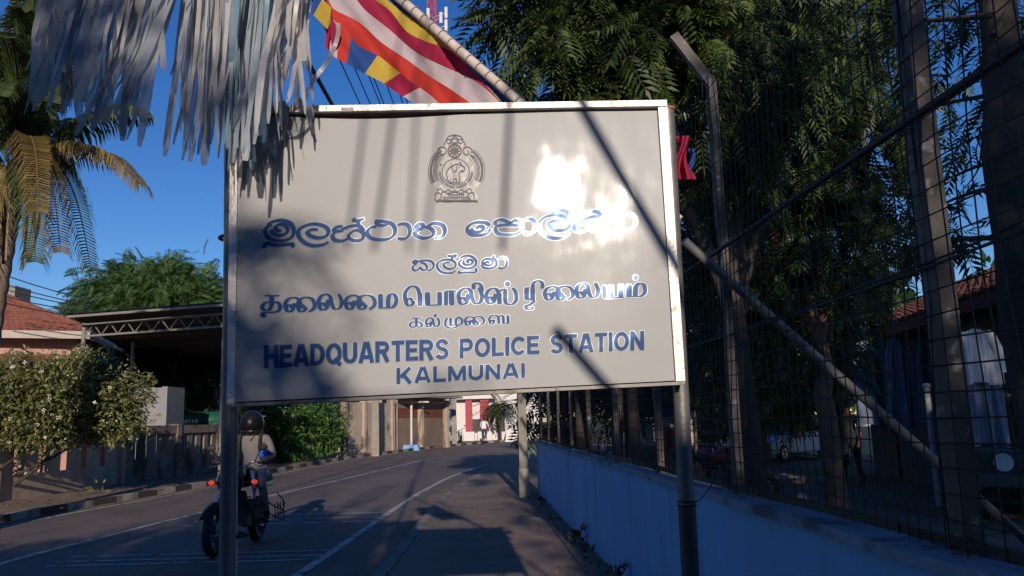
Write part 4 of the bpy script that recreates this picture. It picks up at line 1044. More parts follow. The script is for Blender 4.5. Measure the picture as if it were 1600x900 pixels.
# trees behind the shed
L_mango = leaf_mat('mango_leaf', (0.035, 0.075, 0.02), (0.055, 0.12, 0.028), (0.10, 0.17, 0.045), .5, .2)
def big_tree(label, b, h, lobes, per, s0, s1, mat, name='mango_tree'):
    t_ = thing(name, label, 'tree', b); b = Vector(b); m_ = MB()
    limb(m_, [b, b + Vector((.1, 0, h * .3)), b + Vector((0, 0, h * .7))], .28, .12)
    limb(m_, [b + Vector((.08, 0, h * .28)), b + Vector((1.3, .2, h * .6))], .15, .05); limb(m_, [b + Vector((.08, 0, h * .28)), b + Vector((-1.5, .2, h * .6))], .15, .05)
    m_.build('trunk', m_bark, t_); crown('crown', t_, lobes, per, s0, s1, mat); return t_
big_tree('round crowned green tree rising above the metal shed roof', (-18.5, 43, 0), 8, [W3(235, 455, 42, 55, w=1.1), W3(290, 470, 42, 55), W3(180, 480, 42, 60), W3(250, 500, 41, 85), W3(330, 490, 42, 50), W3(140, 510, 42, 40), W3(270, 435, 43, 30)], 45, .45, .75, L_mango)
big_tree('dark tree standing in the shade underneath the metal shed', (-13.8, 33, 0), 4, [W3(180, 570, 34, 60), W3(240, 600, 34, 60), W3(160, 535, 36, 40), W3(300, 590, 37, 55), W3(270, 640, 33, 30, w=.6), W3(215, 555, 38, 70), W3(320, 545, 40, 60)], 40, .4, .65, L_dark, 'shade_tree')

# tree line that closes the horizon
pos = []
for x0, y0, x1, y1, n in ((-60, 70, -16, 62, 26), (14, 72, 60, 48, 26), (6, 34, 22, 30, 12), (22, 30, 40, 22, 10), (-60, 70, -60, 30, 16), (-14, 75, 16, 80, 18)):
    for k in range(n):
        t = (k + rng.uniform(0, 1)) / n; h = rng.uniform(2.2, 4.0); pos.append(((x0 + (x1 - x0) * t, y0 + (y1 - y0) * t, h * .8), (rng.uniform(1.8, 3), 1.6, h), 1))
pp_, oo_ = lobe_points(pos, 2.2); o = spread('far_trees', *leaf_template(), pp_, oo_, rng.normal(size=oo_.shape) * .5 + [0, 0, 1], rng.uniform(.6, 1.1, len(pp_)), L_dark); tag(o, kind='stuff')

hd_ = [((-12.9 + rng.uniform(-.3, .3), 11 + k * .75, .6), (.55, .6, .75), 1) for k in range(16)]  # dark leaves added behind the slotted wall so its slots look dark
pp_, oo_ = lobe_points(hd_, 220, .2); o = spread('undergrowth', *leaf_template(), pp_, oo_, rng.normal(size=oo_.shape) * .5 + [0, 0, 1], rng.uniform(.1, .2, len(pp_)), L_dark); tag(o, kind='stuff')
# ================================================================ people and vehicles
m_blk = M('black_rubber', (.018, .018, .019), .6, .15, 12); m_gloss = M('black_gloss', (.010, .010, .011), .3, .1, 4, spec=.25, coat=.05)
m_chrome = M('chrome', (.55, .55, .56), .22, .05, 6, metal=.9); m_dgrey = M('engine_grey', (.10, .10, .10), .45, .2, 14, metal=.5)
m_skin = M('skin', (.16, .075, .045), .55, .1, 10); m_shirt = M('grey_shirt', (.155, .14, .138), .9, .08, 12, bump=.25, bscale=30); m_trous = M('grey_trousers', (.22, .205, .225), .9, .08, 12, bump=.25, bscale=30)
m_blue2 = M('bike_blue', (.02, .07, .26), .3, .1, 4, coat=.4); m_wht = M('bike_white', (.4, .4, .42), .3, .05, 4, coat=.4)

def skin_body(name, chains, parent, mats, matfn, sub=1):
    """one continuous figure: joints joined by edges, grown with the skin modifier"""
    og = ORG[parent.name]; vs_, es_, rs_, idx = [], [], [], {}
    def vid(key, p, r):
        if key not in idx: idx[key] = len(vs_); vs_.append(Vector(p) - og); rs_.append(r)
        return idx[key]
    for ch in chains:
        prev = None
        for key, p, r in ch:
            i = vid(key, p, r)
            if prev is not None: es_.append((prev, i))
            prev = i
    me = bpy.data.meshes.new(name); me.from_pydata([tuple(v) for v in vs_], es_, []); me.update()
    tmp = bpy.data.objects.new('tmp', me); COL.objects.link(tmp)
    sk = tmp.modifiers.new('skin', 'SKIN'); sk.use_smooth_shade = True
    ld = me.skin_vertices[0].data
    for i, r in enumerate(rs_):
        rr_ = r if hasattr(r, '__len__') else (r, r); ld[i].radius = rr_; ld[i].use_root = (i == 0)
    ss = tmp.modifiers.new('sub', 'SUBSURF'); ss.levels = sub; ss.render_levels = sub
    dg = bpy.context.evaluated_depsgraph_get(); m2 = bpy.data.meshes.new_from_object(tmp.evaluated_get(dg)); m2.name = name
    bpy.data.objects.remove(tmp); bpy.data.meshes.remove(me)
    m2.materials.clear()
    for m in mats: m2.materials.append(m)
    for p in m2.polygons: p.material_index = matfn(p.center + og); p.use_smooth = True
    return link_mesh(name, m2, parent)

# ---- motorcycle, coming straight towards us
BX, BF, BR_ = -3.56, 10.05, 11.32
gz = .006
mc = thing('motorcycle', 'black motorcycle with blue and white tank panels being ridden towards the camera', 'motorcycle', (BX, (BF + BR_) / 2, gz))
def wheel(y, r, tw):
    c = Vector((BX - (.12 if y == BF else 0), y, gz + r)); m_ = MB(); m_.torus(c, r - tw, tw, (1, 0, 0), 32, 10, flat=.95); w = m_.build('wheel', m_blk, mc)
    m_ = MB(); m_.torus(c, r - tw * 2.0, .014, (1, 0, 0), 32, 8, flat=1.8)
    for k in range(6):
        a = k * math.pi / 3; m_.beam(c, c + Vector((0, math.cos(a), math.sin(a))) * (r - tw * 2), .03, .022, up=(1, 0, 0))
    m_.tube([c + Vector((-.08, 0, 0)), c + Vector((.08, 0, 0))], .045, 12); m_.build('rim', m_dgrey, w)
    m_ = MB(); m_.torus(c + Vector((.075, 0, 0)), .10, .018, (1, 0, 0), 20, 6, flat=.25); m_.build('brake_disc', m_chrome, w)
wheel(BF, .305, .052); wheel(BR_, .305, .06)
m_ = MB(); head = Vector((BX, BF + .42, gz + .98))
for s_ in (-.095, .095): m_.tube([Vector((BX - .12 + s_, BF, gz + .30)), Vector((BX - .07 + s_, BF + .17, gz + .62)), Vector((BX + s_, BF + .38, gz + 1.0))], [.027, .027, .021], 10)
m_.build('fork', m_chrome, mc)
m_ = MB()
m_.grid(lambda u, v: Vector((BX - .12 + (u - .5) * .15, BF + .345 * math.cos(R(40 + 110 * v)) * 1.0, gz + .305 + (.345 - .05 * (2 * u - 1) ** 2) * math.sin(R(40 + 110 * v)))), 6, 12)
m_.build('front_mudguard', m_gloss, mc)
m_ = MB(); m_.ball((BX, BF + .25, gz + .84), (.13, .10, .13), 16, 10); m_.prism([(BX - .15, BF + .24, gz + .80), (BX + .15, BF + .24, gz + .80), (BX + .11, BF + .30, gz + 1.05), (BX - .11, BF + .30, gz + 1.05)], (0, .1, 0)); hl = m_.build('headlight_cowl', m_gloss, mc)
m_ = MB(); m_.ball((BX, BF + .18, gz + .84), (.095, .05, .085), 16, 8); m_.build('headlight', M('lens', (.4, .42, .45), .1, .05, 5, spec=.8), hl)
m_amber = M('amber_lamp', (1.0, .08, .03), .3, .05, 5, emit=0.5)
for s_ in (-.27, .27):
    m_ = MB(); m_.ball((BX + s_, BF + .27, gz + .86), (.042, .03, .03), 10, 6); i_ = m_.build('indicator', m_amber, mc)
    m_ = MB(); m_.tube([(BX + s_ * .35, BF + .29, gz + .86), (BX + s_ * .85, BF + .28, gz + .86)], .012, 6); m_.build('stalk', m_blk, i_)
m_ = MB(); m_.box((BX, BF + .16, gz + .66), (.2, .01, .09)); m_.build('number_plate', m_wht, mc)
# frame, engine, tank, seat
m_ = MB(); m_.tube([head, (BX, BF + .55, gz + .55), (BX, BF + .75, gz + .28), (BX, BF + 1.0, gz + .30), (BX, BF + 1.28, gz + .36)], .03, 8); m_.tube([head, (BX, BF + .8, gz + .82), (BX, BR_ + .3, gz + .84)], .03, 8)
for s_ in (-.12, .12): m_.tube([(BX + s_, BF + 1.0, gz + .36), (BX + s_, BR_, gz + .31)], .025, 8)
m_.build('frame', m_blk, mc)
m_ = MB(); m_.box((BX, BF + .72, gz + .45), (.30, .34, .30)); m_.tube([(BX, BF + .60, gz + .42), (BX, BF + .50, gz + .70)], [.11, .10], 12)
for k in range(6): m_.box((BX, BF + .585 - .02 * k, gz + .48 + .035 * k), (.27, .22, .012))
m_.tube([(BX - .21, BF + .72, gz + .44), (BX + .21, BF + .72, gz + .44)], .11, 16); m_.build('engine', m_dgrey, mc, bevel=.01)
m_ = MB(); m_.tube([(BX - .08, BF + .48, gz + .6), (BX - .14, BF + .42, gz + .38), (BX - .16, BF + .8, gz + .26), (BX - .2, BR_ - .1, gz + .34), (BX - .22, BR_ + .3, gz + .42)], [.022, .022, .03, .05, .055], 10); m_.build('exhaust', m_chrome, mc)
m_ = MB(); m_.ball((BX, BF + .72, gz + .90), (.155, .30, .14), 18, 10); tk = m_.build('tank', m_gloss, mc)
for s_ in (-1, 1):
    m_ = MB(); m_.prism([(BX + s_ * .16, BF + .42, gz + .98), (BX + s_ * .20, BF + .36, gz + .86), (BX + s_ * .20, BF + .48, gz + .62), (BX + s_ * .17, BF + .66, gz + .84)], (s_ * .02, .0, 0)); m_.build('tank_shroud', m_blue2, tk)
    m_ = MB(); m_.prism([(BX + s_ * .185, BF + .36, gz + 1.0), (BX + s_ * .225, BF + .32, gz + .88), (BX + s_ * .222, BF + .40, gz + .76), (BX + s_ * .195, BF + .47, gz + .95)], (s_ * .015, .0, 0)); m_.build('shroud_panel', m_wht, tk)
m_ = MB(); m_.box((BX, BF + 1.25, gz + .84), (.25, .68, .10), taper=.9); m_.build('seat', m_blk, mc, bevel=.025)
m_ = MB(); m_.box((BX, BR_ + .22, gz + .78), (.2, .42, .13), taper=.7); m_.build('tail', m_gloss, mc, bevel=.02)
m_ = MB(); m_.tube(smooth_path([(BX - .36, BF + .50, gz + 1.08), (BX - .2, BF + .42, gz + 1.10), (BX - .08, BF + .42, gz + 1.04), (BX + .08, BF + .42, gz + 1.04), (BX + .2, BF + .42, gz + 1.10), (BX + .36, BF + .50, gz + 1.08)]), .013, 8); hb = m_.build('handlebar', m_chrome, mc)
for s_ in (-1, 1):
    m_ = MB(); m_.tube([(BX + s_ * .25, BF + .445, gz + 1.09), (BX + s_ * .37, BF + .505, gz + 1.08)], .019, 10); m_.build('grip', m_blk, hb)
    m_ = MB(); m_.tube([(BX + s_ * .22, BF + .42, gz + 1.10), (BX + s_ * .30, BF + .38, gz + 1.25)], .007, 6); m_.ball((BX + s_ * .33, BF + .38, gz + 1.28), (.065, .018, .045), 12, 8); m_.build('mirror', m_blk, hb)
    m_ = MB(); m_.tube(smooth_path([(BX + s_ * .22, BF + .42, gz + 1.08), (BX + s_ * .26, BF + .36, gz + 1.06), (BX + s_ * .35, BF + .40, gz + 1.05)]), .005, 5); m_.build('lever', m_chrome, hb)
    m_ = MB(); m_.tube([(BX + s_ * .12, BF + .92, gz + .30), (BX + s_ * .27, BF + .90, gz + .30)], .016, 8); m_.build('footpeg', m_blk, mc)
m_ = MB()
for dx, dz in ((.0, 0), (.02, -.14)):
    m_.tube(smooth_path([(BX + .18, BR_ - .35, gz + .62 + dz), (BX + .30 + dx, BR_ - .3, gz + .5 + dz), (BX + .33 + dx, BR_ + .05, gz + .42 + dz), (BX + .29, BR_ + .25, gz + .5 + dz), (BX + .18, BR_ + .28, gz + .62 + dz)]), .009, 6)
for k in range(4): m_.tube([(BX + .31, BR_ - .26 + k * .13, gz + .52), (BX + .33, BR_ - .26 + k * .13, gz + .34)], .007, 5)
m_.build('sari_guard', m_blk, mc)
m_ = MB(); m_.tube(smooth_path([(BX - .16, BF + .52, gz + .62), (BX - .34, BF + .46, gz + .58), (BX - .36, BF + .5, gz + .4), (BX - .15, BF + .62, gz + .3)]), .013, 8); m_.tube(smooth_path([(BX + .16, BF + .52, gz + .62), (BX + .34, BF + .46, gz + .58), (BX + .36, BF + .5, gz + .4), (BX + .15, BF + .62, gz + .3)]), .013, 8); m_.tube([(BX - .16, BF + .52, gz + .62), (BX + .16, BF + .52, gz + .62)], .012, 8); m_.build('crash_guard', m_blk, mc)

# ---- rider
rd = thing('person', 'motorcycle rider in black helmet and pale grey shirt with dark straps', 'person', (BX, BF + 1.1, gz + .9))
def pt(x, y, z): return Vector((BX + x, BF + y, gz + z))
def hand_chain(key, w, fwd, side, up, curl, spread_=.02, L=.085):
    """five separate fingers closing on a grip"""
    out = []; 
    for k, (o_, l_) in enumerate(((-.032, .9), (-.011, 1.0), (.011, .95), (.032, .78))):
        b = w + fwd * .065 + side * o_
        out.append([(key, w + fwd * .03, .030), (key + 'f%d0' % k, b, .011), (key + 'f%d1' % k, b + fwd * .03 * l_ + up * .005, .0095), (key + 'f%d2' % k, b + (fwd * .035 - up * .028) * l_, .009), (key + 'f%d3' % k, b + (fwd * .012 - up * .045) * l_, .008)])
    out.append([(key, w + fwd * .03, .030), (key + 't0', w + fwd * .03 - side * .035 - up * .01, .012), (key + 't1', w + fwd * .062 - side * .042 - up * .028, .010), (key + 't2', w + fwd * .075 - side * .03 - up * .045, .009)])
    return out
ch = []
pel = ('pel', pt(0, 1.12, .95), (.155, .13)); bel = ('bel', pt(0, 1.10, 1.10), (.15, .125)); chs = ('chs', pt(0, 1.04, 1.27), (.165, .125)); upc = ('upc', pt(0, 1.01, 1.37), (.15, .10)); nek = ('nek', pt(0, .98, 1.455), .06); hd = ('hd', pt(0, .95, 1.56), (.09, .095)); ht = ('ht', pt(0, .94, 1.63), .075)
ch.append([pel, bel, chs, upc, nek, hd, ht])
for s_, n_ in ((-1, 'r'), (1, 'l')):
    sh_ = (n_ + 'sh', pt(s_ * .19, 1.0, 1.37), .068); el = (n_ + 'el', pt(s_ * .33, .84, 1.16), .047); wr = (n_ + 'wr', pt(s_ * .325, .62, 1.12), .031)
    ch.append([upc, sh_, (n_ + 'um', pt(s_ * .265, .92, 1.27), .056), el, (n_ + 'fm', pt(s_ * .335, .73, 1.14), .042), wr, (n_ + 'hand', pt(s_ * .315, .555, 1.115), .032)])
    w = pt(s_ * .315, .585, 1.115); fwd = Vector((0, -1, .05)).normalized(); side = Vector((s_, 0, 0)); up = Vector((0, 0, 1))
    for c in hand_chain(n_ + 'hand', w, fwd, side, up, 1): c[0] = (n_ + 'hand', pt(s_ * .315, .555, 1.115), .032); ch.append(c)
    hp = (n_ + 'hp', pt(s_ * .10, 1.08, .93), .10); kn = (n_ + 'kn', pt(s_ * .215, .70, .86), .066); an = (n_ + 'an', pt(s_ * .235, .92, .42), .045)
    ch.append([pel, hp, (n_ + 'tm', pt(s_ * .17, .88, .91), .088), kn, (n_ + 'sm', pt(s_ * .225, .82, .64), .058), an, (n_ + 'he', pt(s_ * .235, .95, .345), .042), (n_ + 'ba', pt(s_ * .24, .80, .335), .040), (n_ + 'to', pt(s_ * .24, .70, .335), .03)])
def ridermat(p):
    q = p - Vector((BX, BF, gz))
    if q.z > 1.44: return 0
    if q.z < .44: return 3
    if q.y < .70 and abs(q.x) > .27 and q.z > 1.02: return 0
    if abs(q.x) > .27 and q.z > 1.0 and q.z < 1.17 and q.y < .80: return 0
    return 1 if q.z > .99 else 2
body = skin_body('body', ch, rd, [m_skin, m_shirt, m_trous, m_blk], ridermat)
m_ = MB(); m_.ball(pt(0, .95, 1.585), (.158, .178, .175), 22, 14); m_.torus(pt(0, .94, 1.465), .118, .032, (0, .15, 1), 24, 8); hm = m_.build('helmet', m_gloss, rd)
m_ = MB(); m_.grid(lambda u, v: pt(.161 * math.sin(R(-62 + 124 * u)) * math.cos(R(-28 + 50 * v)), .947 - .185 * math.cos(R(-62 + 124 * u)) * math.cos(R(-28 + 50 * v)), 1.585 + .179 * math.sin(R(-28 + 50 * v))), 14, 8); m_.build('visor', M('visor', (.006, .006, .007), .34, .05, 4, spec=.15), hm)
for s_ in (-1, 1):
    m_ = MB(); m_.tube(smooth_path([pt(s_ * .125, 1.1, 1.42), pt(s_ * .13, .97, 1.455), pt(s_ * .135, .875, 1.39), pt(s_ * .14, .85, 1.26), pt(s_ * .155, .90, 1.08)]), .032, 8, flat=.6); m_.build('backpack_strap', M('strap', (.03, .027, .025), .9), rd)
m_ = MB(); m_.prism([pt(-.05, .885, 1.42), pt(.0, .875, 1.36), pt(.0, .905, 1.44)], (0, .02, 0)); m_.prism([pt(.05, .885, 1.42), pt(.0, .873, 1.36), pt(.0, .903, 1.44)], (0, .02, 0)); m_.build('collar', m_shirt, rd)
bl_ = thing('blue_cloth', 'bright blue cloth bundle tied near the rider\'s handlebar hand', 'cloth', tuple(pt(.27, .72, 1.18))); m_ = MB()
m_.grid(lambda u, v: pt(.255, .70, 1.185) + Vector(((.075 + .014 * math.sin(9 * u + 5 * v)) * math.sin(math.pi * v) * math.cos(2 * math.pi * u), (.06 + .01 * math.cos(13 * u)) * math.sin(math.pi * v) * math.sin(2 * math.pi * u), (.05 + .012 * math.sin(15 * u)) * math.cos(math.pi * v))), 16, 10); m_.build('bundle', M('blue_fabric', (.03, .10, .42), .8), bl_)

# ---- generic standing / pedalling figure in a simple skeleton
def standing(label, base, h, rz, mats, lean=0.0, stride=.12, arm=(0.1, 0.1), split=(.50, .86), name='person', low=False):
    r = thing(name, label, 'person', tuple(base)); k = h / 1.75; Q = Matrix.Rotation(rz, 3, 'Z')
    def p(x, y, z): return Vector(base) + Q @ Vector((x * k, (y + lean * z) * k, z * k))
    pel = ('pel', p(0, 0, .95), (.15 * k, .11 * k)); upc = ('upc', p(0, 0, 1.38), (.15 * k, .09 * k))
    ch = [[pel, ('bel', p(0, 0, 1.1), (.14 * k, .10 * k)), ('chs', p(0, 0, 1.26), (.16 * k, .11 * k)), upc, ('nek', p(0, -.01, 1.48), .055 * k), ('hd', p(0, -.02, 1.60), (.075 * k, .09 * k)), ('ht', p(0, -.01, 1.69), .065 * k)], [('hd', p(0, -.02, 1.60), .08), ('nose', p(0, -.115, 1.60), .014 * k)]]
    for s_, n_ in ((-1, 'r'), (1, 'l')):
        st = stride * s_
        ch.append([upc, (n_ + 's', p(s_ * .19, 0, 1.39), .06 * k), (n_ + 'e', p(s_ * .25, .02, 1.12), .043 * k), (n_ + 'w', p(s_ * .25, -arm[(s_ + 1) // 2], .88 + arm[(s_ + 1) // 2] * .6), .03 * k), (n_ + 'h', p(s_ * .25, -arm[(s_ + 1) // 2] * 1.3 - .02, .80 + arm[(s_ + 1) // 2] * .6), .032 * k)])
        hx = p(s_ * .25, -arm[(s_ + 1) // 2] * 1.3 - .02, .80 + arm[(s_ + 1) // 2] * .6)
        for q in range(4): ch.append([(n_ + 'h', hx, .03), (n_ + 'f%da' % q, hx + Q @ Vector(((q - 1.5) * .018 * k, -.01, -.05 * k)), .009 * k), (n_ + 'f%db' % q, hx + Q @ Vector(((q - 1.5) * .018 * k, -.025 * k, -.085 * k)), .008 * k)])
        ch.append([(n_ + 'h', hx, .03), (n_ + 't', hx + Q @ Vector((-s_ * .03 * k, -.03 * k, -.035 * k)), .010 * k)])
        ch.append([pel, (n_ + 'hp', p(s_ * .09, 0, .90), .095 * k), (n_ + 'k', p(s_ * .10, st * .5 - .02, .49), .06 * k), (n_ + 'a', p(s_ * .10, st + .02, .09), .042 * k), (n_ + 'to', p(s_ * .11, st - .14, .035), .032 * k)])
    def mf(c):
        q = (Vector(c) - Vector(base)).z / k
        if q > 1.45: return 0
        x_ = abs((Q.transposed() @ (Vector(c) - Vector(base))).x) / k
        if x_ > .20 and q < 1.10: return 0
        if q < .08: return 3
        return 1 if q > .95 else 2
    skin_body('body', ch, r, mats, mf)
    m_ = MB(); m_.ball(p(0, .012, 1.655), (.088 * k, .098 * k, .085 * k), 14, 10); m_.build('hair', M('hair', (.012, .01, .009), .6), r)
    return r
m_dcl = M('dark_uniform', (.035, .033, .03), .9, .2, 9); m_wsh = M('white_shirt', (.7, .7, .70), .85, .05, 8); m_dbl = M('blue_trousers', (.05, .09, .22), .9)
standing('dark clothed man walking in the shaded compound behind the mesh fence', G(1335, 762), 1.78, R(-60), [m_skin, m_dcl, m_dcl, m_blk], stride=.16, arm=(.2, .05))
# distant cyclist
cb = G(757, 694); bc = thing('bicycle', 'distant bicycle ridden away along the road by the white shirted man', 'bicycle', tuple(cb)); m_ = MB()
for dy in (-.5, .52): m_ = MB(); m_.torus(cb + Vector((dy * .15, dy, .34)), .31, .022, (1, -.15, 0), 24, 6); m_.build('wheel', m_blk, bc)
m_ = MB(); q = lambda y, z: cb + Vector((y * .15, y, z))
for a, b in ((q(-.5, .34), q(-.1, .3)), (q(-.1, .3), q(-.18, .85)), (q(-.15, .75), q(.35, .8)), (q(-.1, .3), q(.35, .75)), (q(.35, .98), q(.52, .34)), (q(-.5, .34), q(-.16, .75))): m_.tube([a, b], .018, 6)
m_.build('frame', m_dgrey, bc)
m_ = MB(); m_.tube([q(.38, 1.0) + Vector((-.27, -.08, 0)), q(.38, 1.02), q(.38, 1.0) + Vector((.27, -.08, 0))], .014, 6); m_.build('handlebar', m_chrome, bc); m_ = MB(); m_.ball(q(-.2, .9), (.09, .13, .05)); m_.build('saddle', m_blk, bc)
cy = thing('person', 'distant cyclist in a white shirt and blue shorts riding away', 'person', tuple(q(-.2, .95))); ch = []
pel = ('pel', q(-.2, 1.0), (.15, .12)); upc = ('upc', q(-.02, 1.42), (.17, .10))
ch.append([pel, ('bel', q(-.14, 1.18), (.16, .12)), upc, ('nek', q(0, 1.52), .055), ('hd', q(.02, 1.64), (.08, .09)), ('ht', q(.02, 1.72), .07)])
for s_, n_ in ((-1, 'r'), (1, 'l')):
    o_ = Vector((s_, -.15 * s_, 0))
    hx = q(.36, 1.04) + o_ * .25
    ch.append([upc, (n_ + 's', q(-.02, 1.42) + o_ * .2, .065), (n_ + 'e', q(.12, 1.18) + o_ * .27, .045), (n_ + 'h', hx, .035)])
    for k in range(4): ch.append([(n_ + 'h', hx, .035), (n_ + 'f%d' % k, hx + o_ * (.02 * (k - 1.5)) + Vector((0, .06, -.01)), .010), (n_ + 'g%d' % k, hx + o_ * (.02 * (k - 1.5)) + Vector((0, .065, -.045)), .009)])
    up_ = .16 if s_ > 0 else -.12
    ch.append([pel, (n_ + 'hp', q(-.17, .97) + o_ * .09, .10), (n_ + 'k', q(.14, .68 + up_ * .5) + o_ * .13, .065), (n_ + 'a', q(-.08, .34 + up_) + o_ * .12, .045), (n_ + 'to', q(.08, .28 + up_) + o_ * .12, .035)])
def cym(c):
    z = c.z - cb.z
    return 0 if z > 1.5 or z < .62 else (1 if z > 1.02 else 2)
skin_body('body', ch, cy, [m_skin, m_wsh, m_dbl], cym)
m_ = MB(); m_.ball(q(.01, 1.69), (.095, .10, .09), 12, 8); m_.build('hair', MATS['hair'], cy)
# parked motorbikes far off by the shops and in the compound (small)
def small_bike(label, base, rz, colm, group=None):
    r = thing('motorcycle', label, 'motorcycle', tuple(base), group); Q = Matrix.Rotation(rz, 3, 'Z'); B = Vector(base)
    L = lambda x, y, z: B + Q @ Vector((x, y, z))
    for y in (-.62, .62):
        m_ = MB(); m_.torus(L(0, y, .3), .25, .05, Q @ Vector((1, 0, 0)), 20, 8); w = m_.build('wheel', m_blk, r); m_ = MB(); m_.torus(L(0, y, .3), .19, .015, Q @ Vector((1, 0, 0)), 20, 6)
        for k in range(5): a = k * 1.2566; m_.tube([L(0, y, .3), L(0, y + .19 * math.cos(a), .3 + .19 * math.sin(a))], .012, 5)
        m_.build('rim', m_chrome, w)
    m_ = MB(); m_.tube([L(-.08, -.62, .3), L(-.08, -.35, .95)], .025, 7); m_.tube([L(.08, -.62, .3), L(.08, -.35, .95)], .025, 7); m_.build('fork', m_chrome, r)
    m_ = MB(); m_.tube([L(0, -.5, .62), L(0, -.25, .84), L(0, .05, .84), L(0, .2, .75)], [.06, .15, .14, .08], 12); m_.build('tank', colm, r)
    m_ = MB(); m_.box(L(0, .45, .8), (.24, .7, .1), rz); m_.build('seat', m_blk, r); m_ = MB(); m_.box(L(0, -.02, .45), (.28, .4, .34), rz); m_.build('engine', m_dgrey, r)
    m_ = MB(); m_.box(L(0, .55, .62), (.2, .5, .2), rz, taper=.7); m_.build('tail', colm, r)
    m_ = MB(); m_.tube([L(-.34, -.25, 1.05), L(0, -.36, 1.0), L(.34, -.25, 1.05)], .015, 6); m_.build('handlebar', m_chrome, r)
    m_ = MB(); m_.ball(L(0, -.47, .85), (.11, .09, .11), 12, 8); m_.build('headlight', M('lens_pale', (.6, .6, .58), .2), r)
    m_ = MB()
    for s_ in (-.3, .3): m_.tube([L(s_ * .8, -.3, 1.05), L(s_, -.32, 1.22)], .008, 5); m_.ball(L(s_, -.32, 1.24), (.06, .03, .04), 8, 6)
    m_.build('mirror', m_blk, r)
m_redp = M('red_bodywork', (.42, .02, .03), .3, .08, 4, coat=.4)
small_bike('red and white parked motorcycle behind the fence just right of the sign post', P(1100, 700, 15).xy.to_3d(), R(25), m_redp)
small_bike('second red parked motorcycle, lower and right of the first, beyond the fence', P(1128, 700, 14).xy.to_3d(), R(60), m_redp)
small_bike('far pale blue parked motorcycle by the foot of the white building', G(719, 694), R(10), m_wht)
# ================================================================ compound things behind the fence
m_yard = M('yard_wall', (.55, .46, .34), .9, .15, 2, spots=((.2, .15, .11), 1.5, .55, .6)); m_orw = M('orange_block', (.42, .24, .15), .9, .25, 4, spots=((.15, .1, .07), 3, .55, .6))
yw = thing('yard_wall', 'cream painted low yard wall lit by the sun behind the thin red trunk', 'wall', tuple(P(1245, 690, 29).xy.to_3d()))
m_ = MB(); a, b = P(1150, 650, 29), P(1420, 650, 29); m_.box(((a.x + b.x) / 2, 29, .62), (b.x - a.x, .2, 1.24)); m_.build('wall', m_yard, yw)
m_ = MB(); m_.box(((a.x + b.x) / 2, 29, 1.28), (b.x - a.x, .3, .08)); m_.build('coping', m_conc, yw)
for px in (1165, 1250, 1300):
    q = P(px, 650, 28.8); m_ = MB(); m_.box((q.x, 28.8, .7), (.35, .35, 1.4)); m_.build('pillar', m_orw, yw)
ob = thing('brick_pier', 'orange brown block pier left of the parked white car', 'pier', tuple(P(1180, 700, 25).xy.to_3d())); m_ = MB(); q = P(1180, 690, 25); m_.box((q.x, 25, .65), (.6, .5, 1.3)); m_.build('pier', m_orw, ob)
m_ = MB(); m_.box((q.x, 25, 1.34), (.7, .6, .08)); m_.build('cap', m_conc, ob)
# white parked car seen from behind the trees
def car(label, base, rz, paint, L=3.9, W=1.6, H=1.45, lamps=False):
    r = thing('parked_car', label, 'car', tuple(base)); B = Vector(base); Q = Matrix.Rotation(rz, 3, 'Z')
    X = lambda x, y, z: B + Q @ Vector((x, y, z)); h = L / 2
    prof = [(-h, .28), (-h, .62), (-h + .25, .74), (-h + 1.0, .84), (-h + 1.55, H - .08), (-h + 1.9, H), (h - 1.0, H), (h - .35, .95), (h, .88), (h, .28)]
    m_ = MB(); n = len(prof)
    def ring(x, s): return [X(x, y * s, z if z < .9 else .9 + (z - .9) * (1 if s == 1 else .97)) for y, z in prof]
    rings = [[X(-W / 2, y, z) if z < .9 else X(-W / 2 + .13 * (z - .85) / .5, y, z) for y, z in prof], [X(W / 2, y, z) if z < .9 else X(W / 2 - .13 * (z - .85) / .5, y, z) for y, z in prof]]
    m_.add(rings[0] + rings[1], [tuple(range(n)), tuple(range(2 * n - 1, n - 1, -1))] + [(i, n + i, n + (i + 1) % n, (i + 1) % n) for i in range(n)]); m_.build('body', paint, r, bevel=.05)
    gl = M('car_glass', (.015, .018, .02), .06, .05, 4, spec=.8)
    m_ = MB(); m_.prism([X(-W / 2 + .16, -h + 1.03, .88), X(W / 2 - .16, -h + 1.03, .88), X(W / 2 - .2, -h + 1.5, H - .11), X(-W / 2 + .2, -h + 1.5, H - .11)], Q @ Vector((0, -.03, .02))); m_.build('windscreen', gl, r)
    for s_ in (-1, 1):
        m_ = MB(); m_.prism([X(s_ * (W / 2 - .02), -h + 1.35, .9), X(s_ * (W / 2 - .02), h - .75, .95), X(s_ * (W / 2 - .12), h - 1.1, H - .1), X(s_ * (W / 2 - .12), -h + 1.75, H - .1)], Q @ Vector((s_ * .02, 0, 0))); m_.build('side_window', gl, r)
        for y in (-h + .75, h - .75):
            m_ = MB(); m_.torus(X(s_ * (W / 2 - .06), y, .3), .22, .085, Q @ Vector((1, 0, 0)), 24, 8); w = m_.build('wheel', m_blk, r)
            m_ = MB(); m_.tube([X(s_ * (W / 2 - .06), y, .3), X(s_ * (W / 2 + .02), y, .3)], .17, 16); m_.build('rim', m_chrome, w)
        m_ = MB(); m_.ball(X(s_ * (W / 2 - .25), -h + .02, .64), (.14, .08, .08), 10, 6); m_.build('headlight', MATS['lens_pale'], r)
    return r
car('white parked car seen through the fence between the dark trunk and thin trunk', P(1222, 690, 27).xy.to_3d(), R(-50), M('car_white', (.62, .62, .63), .3, .05, 4, coat=.3))
